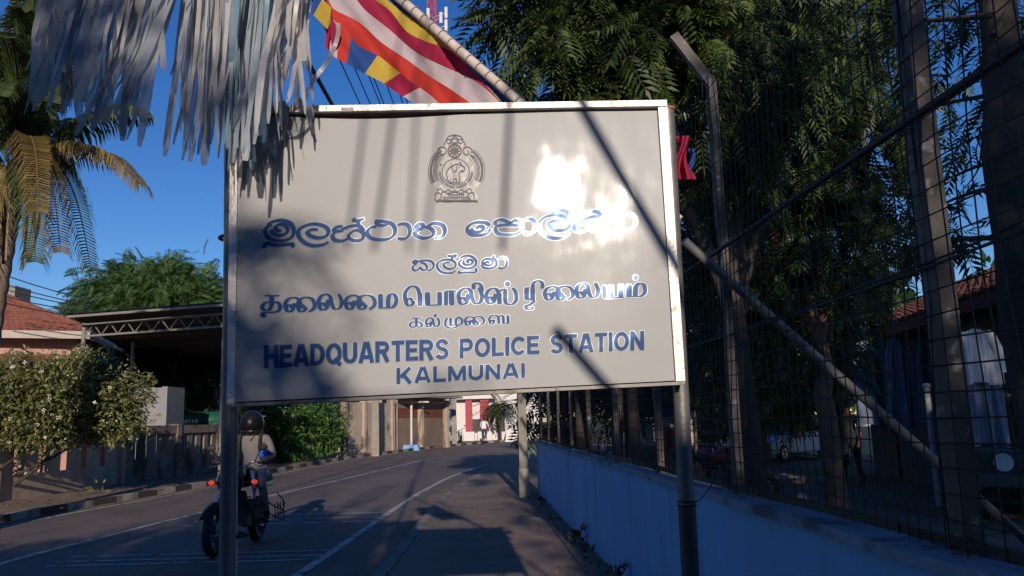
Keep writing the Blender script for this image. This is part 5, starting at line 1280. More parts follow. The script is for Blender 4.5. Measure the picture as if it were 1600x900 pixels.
# dark jeep at the right edge
jp = thing('jeep', 'dark jeep with big tyres parked in the shade at the right edge', 'jeep', tuple(P(1600, 760, 12.5).xy.to_3d()))
JB = P(1612, 760, 12.5).xy.to_3d(); Q = Matrix.Rotation(R(-25), 3, 'Z'); X = lambda x, y, z: JB + Q @ Vector((x, y, z))
m_jp = M('jeep_paint', (.05, .055, .05), .35, .1, 4, coat=.3)
m_ = MB()
pf = [(-1.9, .45), (-1.9, 1.0), (-.75, 1.08), (-.35, 1.75), (1.7, 1.78), (1.8, 1.05), (1.8, .45)]; n = len(pf)
m_.add([X(-.82, y, z) for y, z in pf] + [X(.82, y, z) for y, z in pf], [tuple(range(n)), tuple(range(2 * n - 1, n - 1, -1))] + [(i, n + i, n + (i + 1) % n, (i + 1) % n) for i in range(n)]); m_.build('body', m_jp, jp, bevel=.04)
for s_ in (-1, 1):
    for y in (-1.25, 1.2):
        m_ = MB(); m_.torus(X(s_ * .78, y, .4), .28, .12, Q @ Vector((1, 0, 0)), 26, 10); w = m_.build('wheel', m_blk, jp); m_ = MB(); m_.tube([X(s_ * .74, y, .4), X(s_ * .87, y, .4)], .2, 16); m_.build('rim', m_chrome, w)
        m_ = MB(); m_.grid(lambda u, v: X(s_ * (.70 + .26 * v), y + .47 * math.cos(math.pi * u), .42 + .47 * math.sin(math.pi * u)), 10, 2); m_.build('wheel_arch', m_blk, jp)
    m_ = MB(); m_.tube([X(s_ * .52, -1.9, .82), X(s_ * .52, -1.96, .82)], .12, 16); m_.build('headlight', MATS['lens_pale'], jp)
    m_ = MB(); m_.prism([X(s_ * .825, -.5, 1.12), X(s_ * .825, 1.5, 1.12), X(s_ * .825, 1.45, 1.65), X(s_ * .825, -.22, 1.65)], Q @ Vector((s_ * .015, 0, 0))); m_.build('side_window', MATS['car_glass'], jp)
m_ = MB(); m_.prism([X(-.7, -.735, 1.14), X(.7, -.735, 1.14), X(.7, -.405, 1.68), X(-.7, -.405, 1.68)], Q @ Vector((0, -.03, .015))); m_.build('windscreen', MATS['car_glass'], jp)
m_ = MB(); m_.box(X(0, -2.0, .6), (1.65, .14, .18), R(-25)); m_.build('bumper', m_dgrey, jp)
# small things in the yard
od = thing('orange_drum', 'small bright orange plastic drum behind the walking man', 'drum', tuple(G(1348, 706))); q = G(1348, 706); m_ = MB()
m_.tube([q, q + Vector((0, 0, .05)), q + Vector((0, 0, .45)), q + Vector((0, 0, .9)), q + Vector((0, 0, .93))], [.2, .23, .25, .23, .19], 18); m_.build('drum', M('orange_plastic', (.75, .09, .025), .45), od); m_ = MB(); m_.torus(q + Vector((0, 0, .6)), .245, .014, (0, 0, 1)); m_.build('hoop', MATS['orange_plastic'], od)
for px, py, r_, lab in ((1253, 787, .10, 'rounded whitewashed stone on the ground left of the thickest steel post'), (1105, 800, .07, 'small dark grey stone on the ground near the fence foot')):
    q = G(px, py); s_ = thing('stone', lab, 'stone', tuple(q)); m_ = MB(); m_.ball(q + Vector((0, 0, r_ * .8)), (r_, r_ * .8, r_), 12, 9); m_.build('boulder', m_white if px == 1253 else m_conc, s_)
q = P(1541, 868, 4.6); q.z = .62
wbag = thing('white_bag', 'crumpled white plastic bag by the thick trunk behind the fence', 'bag', (q.x, q.y, 0)); m_ = MB()
m_.grid(lambda u, v: Vector((q.x, q.y, .30)) + Vector(((.13 + .03 * math.sin(14 * u + 6 * v)) * math.sin(math.pi * v) ** .7 * math.cos(2 * math.pi * u), (.10 + .03 * math.cos(11 * u)) * math.sin(math.pi * v) ** .7 * math.sin(2 * math.pi * u), .30 * math.cos(math.pi * v) + .02 * math.sin(17 * u))), 22, 14); m_.build('sack', m_white, wbag)
pole = thing('white_pole', 'thin white pole standing in the yard by the hanging clothes', 'pole', tuple(P(1460, 735, 13.5).xy.to_3d())); q = P(1458, 700, 13.5); m_ = MB(); m_.tube([(q.x, q.y, 0), (q.x, q.y, 1.9)], .05, 10); m_.build('tube', M('dim_white', (.5, .5, .5), .6), pole)
m_ = MB(); m_.ball((q.x, q.y, 1.93), (.075, .075, .05), 10, 6); m_.build('cap', MATS['dim_white'], pole)
for k, (px, py, L_, z_) in enumerate(((1245, 752, 1.6, 0), (1215, 755, 1.3, 0))):
    q = G(px, py); p_ = thing('plank', ('short white painted edging strip lying in the yard dirt', 'pinkish edging strip lying left of the white one in the yard dirt')[k], 'edging', tuple(q)); m_ = MB(); m_.box(q + Vector((0, 0, .05)), (L_, .12, .1), R(-8)); m_.build('strip', m_white if k == 0 else m_pink, p_)
# blue and white awnings of the stall beyond the wall
st = thing('market_stall', 'stall with blue tarpaulin and white cloths beyond the fence left of right post', 'stall', tuple(P(1030, 690, 21).xy.to_3d()))
m_tarp = M('blue_tarpaulin', (.03, .09, .45), .45, .15, 6, bump=.3, bscale=12); m_cloth = M('white_cloth', (.68, .66, .62), .85, .06, 6)
a, b = P(975, 626, 21), P(1085, 626, 21)
m_ = MB(); m_.grid(lambda u, v: Vector((a.x + (b.x - a.x) * u, 21 + 2 * v, 2.05 + .5 * v - .12 * math.sin(math.pi * v) + .05 * math.sin(u * 22))), 24, 6); m_.grid(lambda u, v: Vector((a.x + (b.x - a.x) * u, 20.98 - .06 * math.sin(u * 31) * v, 2.06 - .55 * v)), 40, 4); m_.build('tarpaulin', m_tarp, st)
for x0, x1, z0, z1 in ((.03, .13, .5, 1.9), (.22, .38, .9, 1.45), (.50, .62, .9, 1.5), (.70, .95, .8, 1.5)):
    m_ = MB(); m_.grid(lambda u, v: Vector((a.x + (b.x - a.x) * (x0 + (x1 - x0) * u), 20.9 - .04 * math.sin(u * 16 + x0 * 9) , z1 + (z0 - z1) * v)), 14, 4); m_.build('hanging_cloth', m_cloth, st)
m_ = MB(); m_.box(((a.x + b.x) / 2, 21.6, .4), (b.x - a.x - .2, .8, .8)); m_.build('counter', m_conc, st)
for u in (.01, .45, .99):
    x = a.x + (b.x - a.x) * u; m_ = MB(); m_.tube([(x, 21, 0), (x, 21, 2.05)], .05, 8); m_.build('post', m_barkred, st)
m_ = MB(); q = P(1047, 655, 20.85); m_.grid(lambda u, v: Vector((q.x + .35 * (u - .5), 20.84 - .03 * math.sin(u * 9), 1.25 - .5 * v)), 8, 3); m_.build('red_cloth', m_redp, st)
# tiled building with washing under the eave
tb = thing('tiled_building', 'shaded grey building with a red tiled roof at the right behind the fence', 'building', (9.5, 15, 0))
p0, p1 = Vector((8.9, 20.5, 0)), Vector((7.75, 11.0, 0)); dd = (p1 - p0).normalized(); nn = Vector((-dd.y, dd.x, 0))      # wall face, nn away from us
if nn.x < 0: nn = -nn
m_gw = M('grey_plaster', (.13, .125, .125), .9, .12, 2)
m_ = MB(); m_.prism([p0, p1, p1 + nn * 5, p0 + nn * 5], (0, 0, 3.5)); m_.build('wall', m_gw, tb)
e0, e1 = p0 - nn * .75 - dd * .5 + Vector((0, 0, 3.25)), p1 - nn * .75 + dd * .5 + Vector((0, 0, 3.25))
m_ = MB(); tiles(m_, e0, e1, e1 + nn * 3.4 + Vector((0, 0, 1.5)), e0 + nn * 3.4 + Vector((0, 0, 1.5)), 12, 34); m_.build('roof', m_tile, tb)
m_ = MB(); m_.beam(e0 - Vector((0, 0, .12)), e1 - Vector((0, 0, .12)), .06, .2); m_.build('fascia', M('red_fascia', (.22, .035, .03), .7), tb)
for u in (.15, .85): m_ = MB(); q = p0.lerp(p1, u) - nn * .02; m_.box(q + Vector((0, 0, 1.1)), (.06, 1.0, 2.1), math.atan2(dd.y, dd.x) - math.pi / 2); m_.build('door', m_dk, tb)
def garment(label, px, d, ztop, w, h, mat, cat='clothing', name='hanging_clothes', sleeves=False):
    q = P(px, 560, d); r = thing(name, label, cat, (q.x, q.y, ztop)); m_ = MB(); ph = rng.uniform(0, 6)
    m_.grid(lambda u, v: Vector((q.x + (u - .5) * w * (1 + .12 * v) * (.75 + .25 * min(1, v * 5)), q.y - .05 * math.sin(u * 17 + ph + v) * (.3 + v) - .02 * math.sin(u * 41) , ztop - h * v + .02 * math.sin(u * 9 + ph))), 36, 14); m_.build('cloth', mat, r)
    if sleeves:
        for s_ in (-1, 1): m_ = MB(); m_.tube([(q.x + s_ * w * .36, q.y, ztop - .04), (q.x + s_ * w * .55, q.y, ztop - .3), (q.x + s_ * w * .58, q.y, ztop - .6)], [.07, .075, .08], 8, flat=.5); m_.build('sleeve', mat, r)
    m_ = MB(); m_.tube([(q.x - .15, q.y, ztop), (q.x, q.y, ztop + .09), (q.x + .15, q.y, ztop)], .008, 5); m_.build('hanger', m_blk, r)
m_ub = M('dull_blue_cloth', (.13, .16, .23), .9, .15, 6); m_ug = M('grey_blue_cloth', (.20, .23, .30), .9, .15, 6); m_uw = M('white_linen', (.75, .72, .68), .9, .06, 6)
garment('leftmost dull blue cloth hanging under the tiled eave', 1362, 16.6, 2.95, .75, 1.7, m_ub); garment('paler grey blue cloth hanging second from the left under the tiled eave', 1408, 16.0, 2.95, .62, 1.75, m_ug)
garment('dull blue cloth hanging closest to the thick steel post under the eave', 1450, 15.4, 2.95, .6, 1.65, m_ub)
garment('white shirt with sleeves hanging in front of grey wall at right', 1528, 11.2, 2.62, .55, .75, m_uw, sleeves=True); garment('long pale gown hanging below the white shirt', 1532, 11.3, 1.98, .5, .95, m_ug); garment('grey cloth hanging between thick steel post and the white shirt', 1492, 11.9, 2.45, .3, 1.2, m_ug)
m_ = MB(); c0, c1 = P(1340, 520, 16.8), P(1580, 470, 10.6); c0.z, c1.z = 3.02, 2.74
ln_ = thing('washing_line', 'thin line strung under the eave carrying the clothes', 'line', tuple((c0 + c1) / 2)); m_.tube([c0, c0.lerp(c1, .5) - Vector((0, 0, .03)), c1], .006, 5); m_.build('cord', m_blk, ln_)
# low planting and dry leaves on the yard floor
n = 1200; pos = np.stack([rng.uniform(1.4, 9, n), rng.uniform(3, 22, n), np.full(n, .012)], 1)
o = spread('yard_litter', *leaf_template(), pos, rng.normal(size=(n, 3)) * [1, 1, .15], rng.normal(size=(n, 3)) * .3 + [0, 0, 1], rng.uniform(.03, .09, n), MATS['dry_leaf']); tag(o, kind='stuff')
gl_ = [((2.1 + .05 * k, 2.2 + .9 * k, .12), (.28, .3, .22), 1) for k in range(8)] + [((2.6, 3.0, .1), (.3, .3, .2), 1)]
pos, out = lobe_points(gl_, 420, .1); o = spread('undergrowth', *leaf_template(), pos, out + np.array([0, 0, 1.2]), rng.normal(size=out.shape) + [0, 0, .6], rng.uniform(.08, .16, len(pos)), L_dark); tag(o, kind='stuff')
# ================================================================ flag, streamers, palm, wires, mast
m_flag = [M('flag_blue', (0.024, 0.08, 0.304), .8, .06, 5), M('flag_yellow', (0.576, 0.4, 0.056), .8, .06, 5), M('flag_red', (0.368, 0.016, 0.06), .8, .06, 5), M('flag_white', (0.56, 0.47, 0.485), .8, .05, 5), M('flag_orange', (0.56, 0.042, 0.028), .8, .06, 5)]
for m in m_flag:
    nt = m.node_tree; b = nt.nodes['Principled BSDF']; t = nt.nodes.new('ShaderNodeBsdfTranslucent'); mx = nt.nodes.new('ShaderNodeMixShader'); mx.inputs[0].default_value = .3
    nt.links.new(b.inputs['Base Color'].links[0].from_socket, t.inputs[0]); nt.links.new(b.outputs[0], mx.inputs[1]); nt.links.new(t.outputs[0], mx.inputs[2]); nt.links.new(mx.outputs[0], nt.nodes['Material Output'].inputs[0])
FD = 3.05
zf = lambda x, y: (460 + x / 4, y / 4)
fp_ = thing('flag_pole', 'pale leaning pole rising left behind the signboard with the striped flag', 'pole', tuple(P(1056, 342, 2.78)))
m_ = MB(); a, b, c = P(1062, 345, 2.76), P(812, 160, 2.95), P(560, -58, 3.2); m_.tube([a, b, c, c + (c - b) * .8], .019, 12); m_.build('pole', M('pale_bamboo', (.55, .47, .42), .6, .15, 12, bump=.2, bscale=30), fp_)
m_ = MB()
for k in range(16):
    p = b.lerp(c, k / 16 * .9 - .05); m_.torus(p, .021, .003, c - b, 12, 6)
m_.build('joint_rings', m_conc, fp_)
fl_ = thing('striped_flag', 'large blue yellow crimson white and orange striped flag hanging above the sign', 'flag', tuple(b.lerp(c, .5)))
curves = [[(560, -60), (610, -8), (690, 50), (790, 118), (900, 208), (1100, 395), (1300, 580), (1420, 690), (1560, 820)],
          [(520, -60), (580, -2), (680, 75), (790, 150), (880, 215), (1000, 325), (1190, 520), (1300, 640), (1400, 760)],
          [(420, -70), (505, 0), (600, 70), (700, 195), (820, 258), (985, 325), (1185, 520), (1290, 640), (1385, 760)],
          [(330, -70), (390, 0), (450, 70), (600, 190), (750, 320), (900, 400), (1080, 480), (1200, 555), (1340, 690)],
          [(200, -40), (240, 50), (330, 100), (420, 150), (540, 262), (700, 370), (850, 480), (980, 560), (1150, 680)],
          [(205, 70), (250, 130), (330, 190), (400, 285), (520, 345), (640, 440), (740, 520), (850, 595), (980, 720)],
          [(190, 290), (245, 352), (300, 385), (365, 418), (440, 460), (540, 510), (640, 580), (745, 645), (900, 780)]]
curves = [smooth_path(c_, 5) for c_ in curves]
def fpnt(x, y):
    px, py = zf(x, y); dep = FD + .035 * math.sin(x * .012 + y * .004) + .02 * math.sin(x * .03 - y * .022) + .00016 * (620 - y)
    return P(px, py, dep)
for band in range(6):
    m_ = MB(); lo, hi = curves[band], curves[band + 1]; n = len(lo)
    sub = 4; vs_ = []
    for i in range(n):
        for j in range(sub + 1):
            q = lo[i].lerp(hi[i], j / sub); vs_.append(fpnt(q.x, q.y))
    fs = [(i * (sub + 1) + j, i * (sub + 1) + j + 1, (i + 1) * (sub + 1) + j + 1, (i + 1) * (sub + 1) + j) for i in range(n - 1) for j in range(sub)]
    if band < 5: m_.add(vs_, fs, 0, True); m_.build(('blue_stripe', 'yellow_stripe', 'red_stripe', 'white_stripe', 'orange_stripe')[band], m_flag[band], fl_)
    else:
        k = n - 1; cm = []
        for i in range(n - 1):
            u = i / (n - 1); cm += [(2 if u < .06 else 3 if u < .17 else 4 if u < .30 else 0 if u < .50 else 1 if u < .63 else 2 if u < .78 else 3)] * sub
        m_.add(vs_, fs, 0, True); m_.m = cm; m_.build('chequered_hem', m_flag, fl_)
# folded corner that has blown over
m_ = MB()
def fold(poly, mat):
    m_.add([fpnt(x, y) - Vector((0, .03, 0)) for x, y in poly], [tuple(range(len(poly)))], mat)
fold([(150, -30), (185, 15), (130, 115), (105, 100)], 0); fold([(185, 15), (240, 70), (235, 170), (215, 205), (130, 115)], 1); fold([(240, 70), (250, 140), (230, 250), (213, 315), (220, 215)], 2); fold([(235, 130), (290, 200), (300, 220), (250, 320), (240, 300)], 2)
m_.build('folded_corner', m_flag, fl_)
f2 = thing('small_flag', 'small crumpled red and blue flag behind right edge of the signboard', 'flag', tuple(P(1066, 245, 2.75)))
m_ = MB(); m_.grid(lambda u, v: P(1056 + 22 * u * (1 - .35 * math.sin(v * 5)) + 4 * math.sin(v * 7), 212 + 68 * v, 2.72 + .03 * math.sin(u * 9 + v * 6)), 10, 18); m_.build('red_part', m_flag[4 if False else 2], f2)
m_ = MB(); m_.grid(lambda u, v: P(1075 + 8 * u + 4 * math.sin(v * 5), 232 + 45 * v, 2.73 + .02 * math.sin(u * 5 + v * 7)), 4, 10); m_.build('blue_part', m_flag[0], f2)

# ---- streamers
def plastic(name, col, tr):
    m = M(name, col, .38, .12, 20, spec=.5); nt = m.node_tree; b = nt.nodes['Principled BSDF']
    t = nt.nodes.new('ShaderNodeBsdfTranslucent'); mx = nt.nodes.new('ShaderNodeMixShader'); mx.inputs[0].default_value = tr
    nt.links.new(b.inputs['Base Color'].links[0].from_socket, t.inputs[0]); nt.links.new(b.outputs[0], mx.inputs[1]); nt.links.new(t.outputs[0], mx.inputs[2])
    tp = nt.nodes.new('ShaderNodeBsdfTransparent'); m2 = nt.nodes.new('ShaderNodeMixShader'); m2.inputs[0].default_value = .16      # thin see-through film
    nt.links.new(mx.outputs[0], m2.inputs[1]); nt.links.new(tp.outputs[0], m2.inputs[2]); nt.links.new(m2.outputs[0], nt.nodes['Material Output'].inputs[0])
    return m
m_pw, m_pb, m_pshade = plastic('white_film', (.52, .50, .49), .3), plastic('blue_film', (.22, .33, .40), .3), plastic('shaded_film', (.34, .37, .41), .3)  # the grey film is white film with shade put into its colour
def streamers(label, n, top, bot, depth, wpx, mats, droop=0.0, curl=.5):
    """top/bot: px lines (x0,y0,x1,y1); each strip is a ribbon of its own"""
    q = P((top[0] + top[2]) / 2, top[1], depth); r = thing('streamer_tassel', label, 'streamers', tuple(q), 'plastic streamers hanging from the bunting cord')
    m_ = MB(); m_.tube(smooth_path([P(top[0] - 8, top[1], depth), P((top[0] + top[2]) / 2, (top[1] + top[3]) / 2 + 2, depth), P(top[2] + 8, top[3], depth)]), .006, 6); m_.build('cord', m_pw, r)
    for i in range(n):
        u = (i + rng.uniform(0, 1)) / n; uu = min(1, max(0, u + rng.normal() * .06))
        x0, y0 = top[0] + (top[2] - top[0]) * u, top[1] + (top[3] - top[1]) * u
        k = rng.choice([rng.uniform(.45, .8), rng.uniform(.8, 1.08), rng.uniform(.92, 1.12)]); x1, y1 = bot[0] + (bot[2] - bot[0]) * uu, bot[1] + (bot[3] - bot[1]) * uu
        x1, y1 = x0 + (x1 - x0) * k, y0 + (y1 - y0) * k
        w = wpx * rng.choice([.35, .6, .9, 1.2, 1.7]); d0 = depth + rng.normal() * .05; d1 = depth + rng.normal() * .08
        ph, am, tw, t0 = rng.uniform(0, 6), rng.uniform(.5, 1) * curl * 6, rng.normal() * .8 * curl, rng.normal() * .3
        seg = 16; vs_ = []; sw = rng.normal() * .8
        for s_ in range(seg + 1):
            t = s_ / seg; ex = t ** 1.5 if droop else t
            x = x0 + (x1 - x0) * (t + droop * t * (t - 1)) + am * math.sin(ph + 5.5 * t) * t + sw * max(0, t - .55) * 40; y = y0 + (y1 - y0) * t
            d = d0 + (d1 - d0) * t + .015 * math.sin(ph + 7 * t); c = P(x, y, d); a = t0 + tw * t + .5 * math.sin(ph + 4 * t) * curl
            hw = w * d / F / 2 * (1 - .25 * t + .12 * math.sin(9 * t + ph)) * (1 if t < .97 else .55); e = Vector((math.cos(a), math.sin(a), .12 * math.sin(ph * 3 + t * 3))) * hw
            vs_ += [c - e, c + e]
        m_ = MB(); m_.add(vs_, [(2 * j, 2 * j + 1, 2 * j + 3, 2 * j + 2) for j in range(seg)], 0, True); m_.build('strip', mats[int(rng.integers(0, len(mats)))], r)
streamers('broad streamer tassel with shade put into its grey colour, blown leftwards at the top left over the palm', 84, (72, -34, 282, -40), (28, 150, 210, 205), 2.35, 12, [m_pshade, m_pshade, m_pw, m_pshade], .16, .7)
streamers('narrow streamer tassel with shade put into its grey colour, hanging free against the blue sky', 44, (288, -36, 364, -40), (262, 215, 345, 255), 2.4, 10, [m_pshade, m_pshade, m_pw], .1, .5)
streamers('bluish streamer tassel hanging in front of the left sign post', 56, (366, -40, 440, -44), (340, 250, 412, 205), 2.38, 11, [m_pb, m_pb, m_pshade], .05, .8)
streamers('brightest white streamer tassel over top left corner of the signboard', 34, (442, -44, 484, -44), (388, 195, 468, 160), 2.36, 10, [m_pw], .0, .8)
# knotted ends over the sheet corner, and the single white ribbon
kn = thing('tied_ribbon', 'knotted ends of white ribbon tied over the signboard\'s top left corner', 'ribbon', tuple(SP(440, 185, .03)))
def rib(pts, w, mat, d=None, off=.04):
    sp = smooth_path(pts, 5); n = len(sp); vs_ = []; mb_ = MB()
    for i, p in enumerate(sp):
        t = (sp[min(i + 1, n - 1)] - sp[max(i - 1, 0)]).normalized(); nn_ = Vector((-t.y, t.x, 0)) * w / 2; tw = math.sin(i * .5) * .012
        for q, o_ in ((p + nn_, tw), (p - nn_, -tw)): vs_.append(S(q.x, q.y, off + o_) if d is None else P(q.x, q.y, d + o_))
    mb_.add(vs_, [(2 * i, 2 * i + 1, 2 * i + 3, 2 * i + 2) for i in range(n - 1)], 0, True); mb_.build('ribbon', mat, kn)
rib([(425, 150), (430, 175), (418, 200), (422, 225), (412, 246)], 7, m_pshade); rib([(440, 150), (445, 180), (440, 210), (432, 236), (438, 250)], 8, m_pshade); rib([(415, 160), (408, 190), (415, 215), (400, 240)], 6, m_pw)
rib([(448, 165), (452, 190), (448, 215), (430, 242)], 7, m_pshade); rib([(492, 168), (488, 190), (470, 208), (452, 212)], 5, m_pshade, off=.03); rib([(484, 176), (488, 195), (494, 216)], 6, m_pshade, off=.035); rib([(470, 160), (478, 172), (483, 184)], 7, m_pw); rib([(435, 168), (460, 172), (480, 166)], 6, m_pw)
rib([(528, 36), (527, 60), (512, 95), (490, 125), (478, 150), (474, 165)], 7, m_pw, 2.5)
# ---- decorated bamboo mast tied to the left sign post
bm = thing('bamboo_mast', 'tall bamboo mast tied to the left sign post and hung with streamers', 'mast', tuple(G(352, 1500)))
b0 = S(349, 800, -.14); b0.z = 0; m_ = MB(); top_ = b0 + Vector((-.25, .1, 9.5)); m_.tube([b0, b0.lerp(top_, .5), top_], [.028, .024, .012], 12); m_.build('bamboo', MATS['pale_bamboo'], bm)
for z in (1.2, 2.2): m_ = MB(); m_.torus(b0.lerp(top_, z / 9.5) + Vector((0, .03, 0)), .05, .006, (0, 0, 1), 14, 6); m_.build('lashing', m_blk, bm)
for k in range(30):
    z = 4.2 + .18 * k; c = b0.lerp(top_, z / 9.5); a = rng.uniform(0, 6.3); L_ = rng.uniform(.5, .9); m_ = MB(); vs_ = []
    for s_ in range(9):
        t = s_ / 8; p = c + Vector((math.cos(a) * .16 * t + .05 * math.sin(6 * t + a), math.sin(a) * .16 * t, -L_ * t)); e = Vector((math.sin(a), math.cos(a), 0)) * .02; vs_ += [p - e, p + e]
    m_.add(vs_, [(2 * j, 2 * j + 1, 2 * j + 3, 2 * j + 2) for j in range(8)], 0, True); m_.build('strip', m_pshade, bm)

# ---- coconut palm
cp_ = thing('coconut_palm', 'tall coconut palm with drooping yellowed fronds at the left edge', 'palm tree', (-8.6, 13.2, 0))
L_palm = leaf_mat('palm_leaf', (.035, .06, .018), (.07, .10, .03), (.13, .14, .05), .45, .3); L_pdry = leaf_mat('dry_palm_leaf', (.11, .075, .022), (.19, .13, .04), (.30, .21, .07), .6, .3)
pc = P(28, 275, 13.2); pb = P(-45, 760, 13.0); pb.z = 0
m_ = MB(); sp = smooth_path([pb, pb.lerp(pc, .35) + Vector((-.12, 0, 0)), pb.lerp(pc, .7) + Vector((-.1, 0, 0)), pc + Vector((0, 0, .2))], 14)
m_.tube(sp, [.21 + .018 * (i % 2) - .06 * i / len(sp) for i in range(len(sp))], 12); m_.build('trunk', M('palm_bark', (.20, .15, .11), .9, .3, 6, bump=.6, bscale=14), cp_)
m_ = MB()
for k in range(14): a = k * 2.4; m_.ball(pc + Vector((math.cos(a) * .24, math.sin(a) * .24 - .05, -.05 - .05 * (k % 3))), (.11, .11, .14), 10, 7)
m_.build('coconuts', M('coconut_husk', (.16, .12, .04), .7, .25, 6), cp_)
m_ = MB()
for k in range(26):
    a = rng.uniform(0, 6.3); m_.tube(smooth_path([pc + Vector((0, 0, .05)), pc + Vector((math.cos(a) * .25, math.sin(a) * .25, .0)), pc + Vector((math.cos(a) * .36, math.sin(a) * .36, -.5 - .5 * rng.uniform())), pc + Vector((math.cos(a) * .3, math.sin(a) * .3, -1.1 - .5 * rng.uniform()))]), [.03] + [.022] * 18, 5)
m_.build('dry_fibres', M('dry_fibre', (.24, .17, .11), .9, .3, 9), cp_)
def palm_frond(tip, arch, mat, L_leaf=.62, n=85, w=.032, hang=.75):
    tip = Vector(tip); b = pc + (tip - pc).normalized() * .12; mid = b.lerp(tip, .5) + Vector((0, 0, arch)); sp = smooth_path([b, b.lerp(mid, .55) + Vector((0, 0, arch * .25)), mid, mid.lerp(tip, .55) + Vector((0, 0, arch * .3)), tip], 12); N = len(sp)
    mb_ = MB(); mb_.tube(sp, [.035 * (1 - .85 * i / N) for i in range(N)], 6)
    for k in range(n):
        t = .10 + .90 * k / n; i = min(N - 2, int(t * (N - 1))); p = sp[i].lerp(sp[i + 1], t * (N - 1) - i); tg = (sp[i + 1] - sp[i]).normalized(); side = tg.cross(Vector((0, 0, 1)))
        side = side.normalized() if side.length > .05 else Vector((1, 0, 0))
        L_ = L_leaf * (.55 + .55 * math.sin(math.pi * min(1, .15 + t * .85))) * rng.uniform(.85, 1.1)
        for s_ in (-1, 1):
            d0 = (side * s_ * .8 + tg * .55 + Vector((0, 0, .25))).normalized(); h = hang * rng.uniform(.7, 1.25)
            q1 = p + d0 * L_ * .38; q2 = q1 + (d0 * (1 - h * .6) + Vector((0, 0, -h))).normalized() * L_ * .36; q3 = q2 + (d0 * .25 + Vector((0, 0, -1))).normalized() * L_ * .30
            wv = tg * w * .5
            mb_.add([p - wv * .6, p + wv * .6, q1 + wv, q1 - wv, q2 + wv * .8, q2 - wv * .8, q3], [(0, 1, 2, 3), (3, 2, 4, 5), (5, 4, 6)], 0)
    mb_.build('frond', mat, cp_)
D_ = 13.2
for tip, arch, mat, hg in (((222, 290, 12.6), .55, L_pdry, .9), ((225, 175, 13.4), .35, L_palm, .9), ((142, 420, 12.6), 1.0, L_palm, 1.0), ((95, 395, 12.0), .9, L_pdry, 1.0), ((55, 410, 12.0), .7, L_palm, 1.0), ((-40, 420, 12.6), .8, L_pdry, 1.0),
                           ((60, -60, 13.6), .2, L_palm, .5), ((110, 5, 13.6), .35, L_palm, .6), ((20, -90, 13.0), .1, L_palm, .4), ((-60, -20, 13.4), .3, L_palm, .6), ((-130, 120, 13.2), .5, L_palm, .8), ((-120, 300, 12.8), .8, L_palm, .9), ((150, 110, 14.2), .5, L_palm, .7),
                           ((10, 60, 11.6), .7, L_palm, .8), ((80, 160, 11.2), .8, L_palm, .9), ((-20, 10, 15.2), .3, L_palm, .6), ((30, 120, 15.5), .6, L_palm, .7), ((60, 330, 11.2), .9, L_pdry, 1.0), ((115, 215, 15.0), .6, L_palm, .9), ((70, 60, 12.4), .7, L_palm, .8), ((40, 20, 11.9), .5, L_palm, .7), ((0, 150, 11.4), .7, L_palm, .9), ((90, 110, 12.0), .7, L_palm, .8), ((-30, 200, 11.6), .8, L_palm, .9), ((120, 70, 12.8), .5, L_palm, .7), ((55, -20, 12.2), .4, L_palm, .6)):
    palm_frond(P(*tip), arch, mat, hang=hg)
# ---- wires
def wire(label, pts, r, group=None, name='overhead_wire'):
    m_ = MB(); m_.tube(smooth_path(pts, 8), r, 5); o = m_.build(name, m_blk, None, pts[0]); tag(o, label, 'wire', group)
pe = Vector((-3.9, 50, 8.6))
for k in range(7):
    x = -2.75 + .15 * k; z = 8.0 + .1 * (k % 3); wire('thin black overhead wire in the bundle running along the road', [(x + .2, -14, z + .4), (x, 8, z - .35), (x - .3, 28, z - .25), (pe.x + .12 * k, 50, 8.5)], .011, 'overhead wires along the road')
wire('thick black overhead cable left of the thin wires', [(-3.3, -14, 8.0), (-3.3, 8, 7.6), (-3.6, 28, 7.8), (-4.3, 50, 8.4)], .04)
for k, (y0, y1) in enumerate(((418, 462), (436, 470), (446, 474), (458, 482), (470, 490))):
    wire('thin service wire slanting down from the palm towards the shed', [P(-60, y0 - 14, 24), P(40, (y0 + y1) / 2 + 1, 25), P(140, y1 + 8, 26)], .018, 'service wires at the left')
# ---- telecom mast, far off
tm = thing('telecom_mast', 'red and white lattice telecom mast rising far behind the flag', 'mast', tuple(P(682, 690, 110).xy.to_3d()))
base = P(682, 690, 110); m_red, m_wh = M('mast_red', (.38, .03, .045), .7), M('mast_white', (.6, .55, .55), .7); m_ = MB(); H_ = 66; z = 0; k = 0
while z < H_:
    w0, w1 = 3.2 * (1 - .72 * z / H_), 3.2 * (1 - .72 * min(H_, z + 1.6) / H_); mt = (k // 6) % 2
    c0 = [Vector((base.x + sx * w0 / 2, 110 + sy * w0 / 2, z)) for sx, sy in ((-1, -1), (1, -1), (1, 1), (-1, 1))]; c1 = [Vector((base.x + sx * w1 / 2, 110 + sy * w1 / 2, z + 1.6)) for sx, sy in ((-1, -1), (1, -1), (1, 1), (-1, 1))]
    for i in range(4):
        m_.beam(c0[i], c1[i], .2, .2, mat=mt); m_.beam(c0[i], c1[(i + 1) % 4], .09, .09, mat=mt); m_.beam(c0[(i + 1) % 4], c1[i], .09, .09, mat=mt); m_.beam(c0[i], c0[(i + 1) % 4], .09, .09, mat=mt)
    z += 1.6; k += 1
m_.build('lattice', [m_red, m_wh], tm)
for px, py in ((669, 22), (689, 28), (697, 20), (697, 40)):
    q = P(px, py, 108.5); m_ = MB(); m_.box(q, (.42, .3, 1.7)); m_.beam(q, Vector((base.x, 110, q.z)), .1, .1); m_.build('antenna', m_wh, tm)
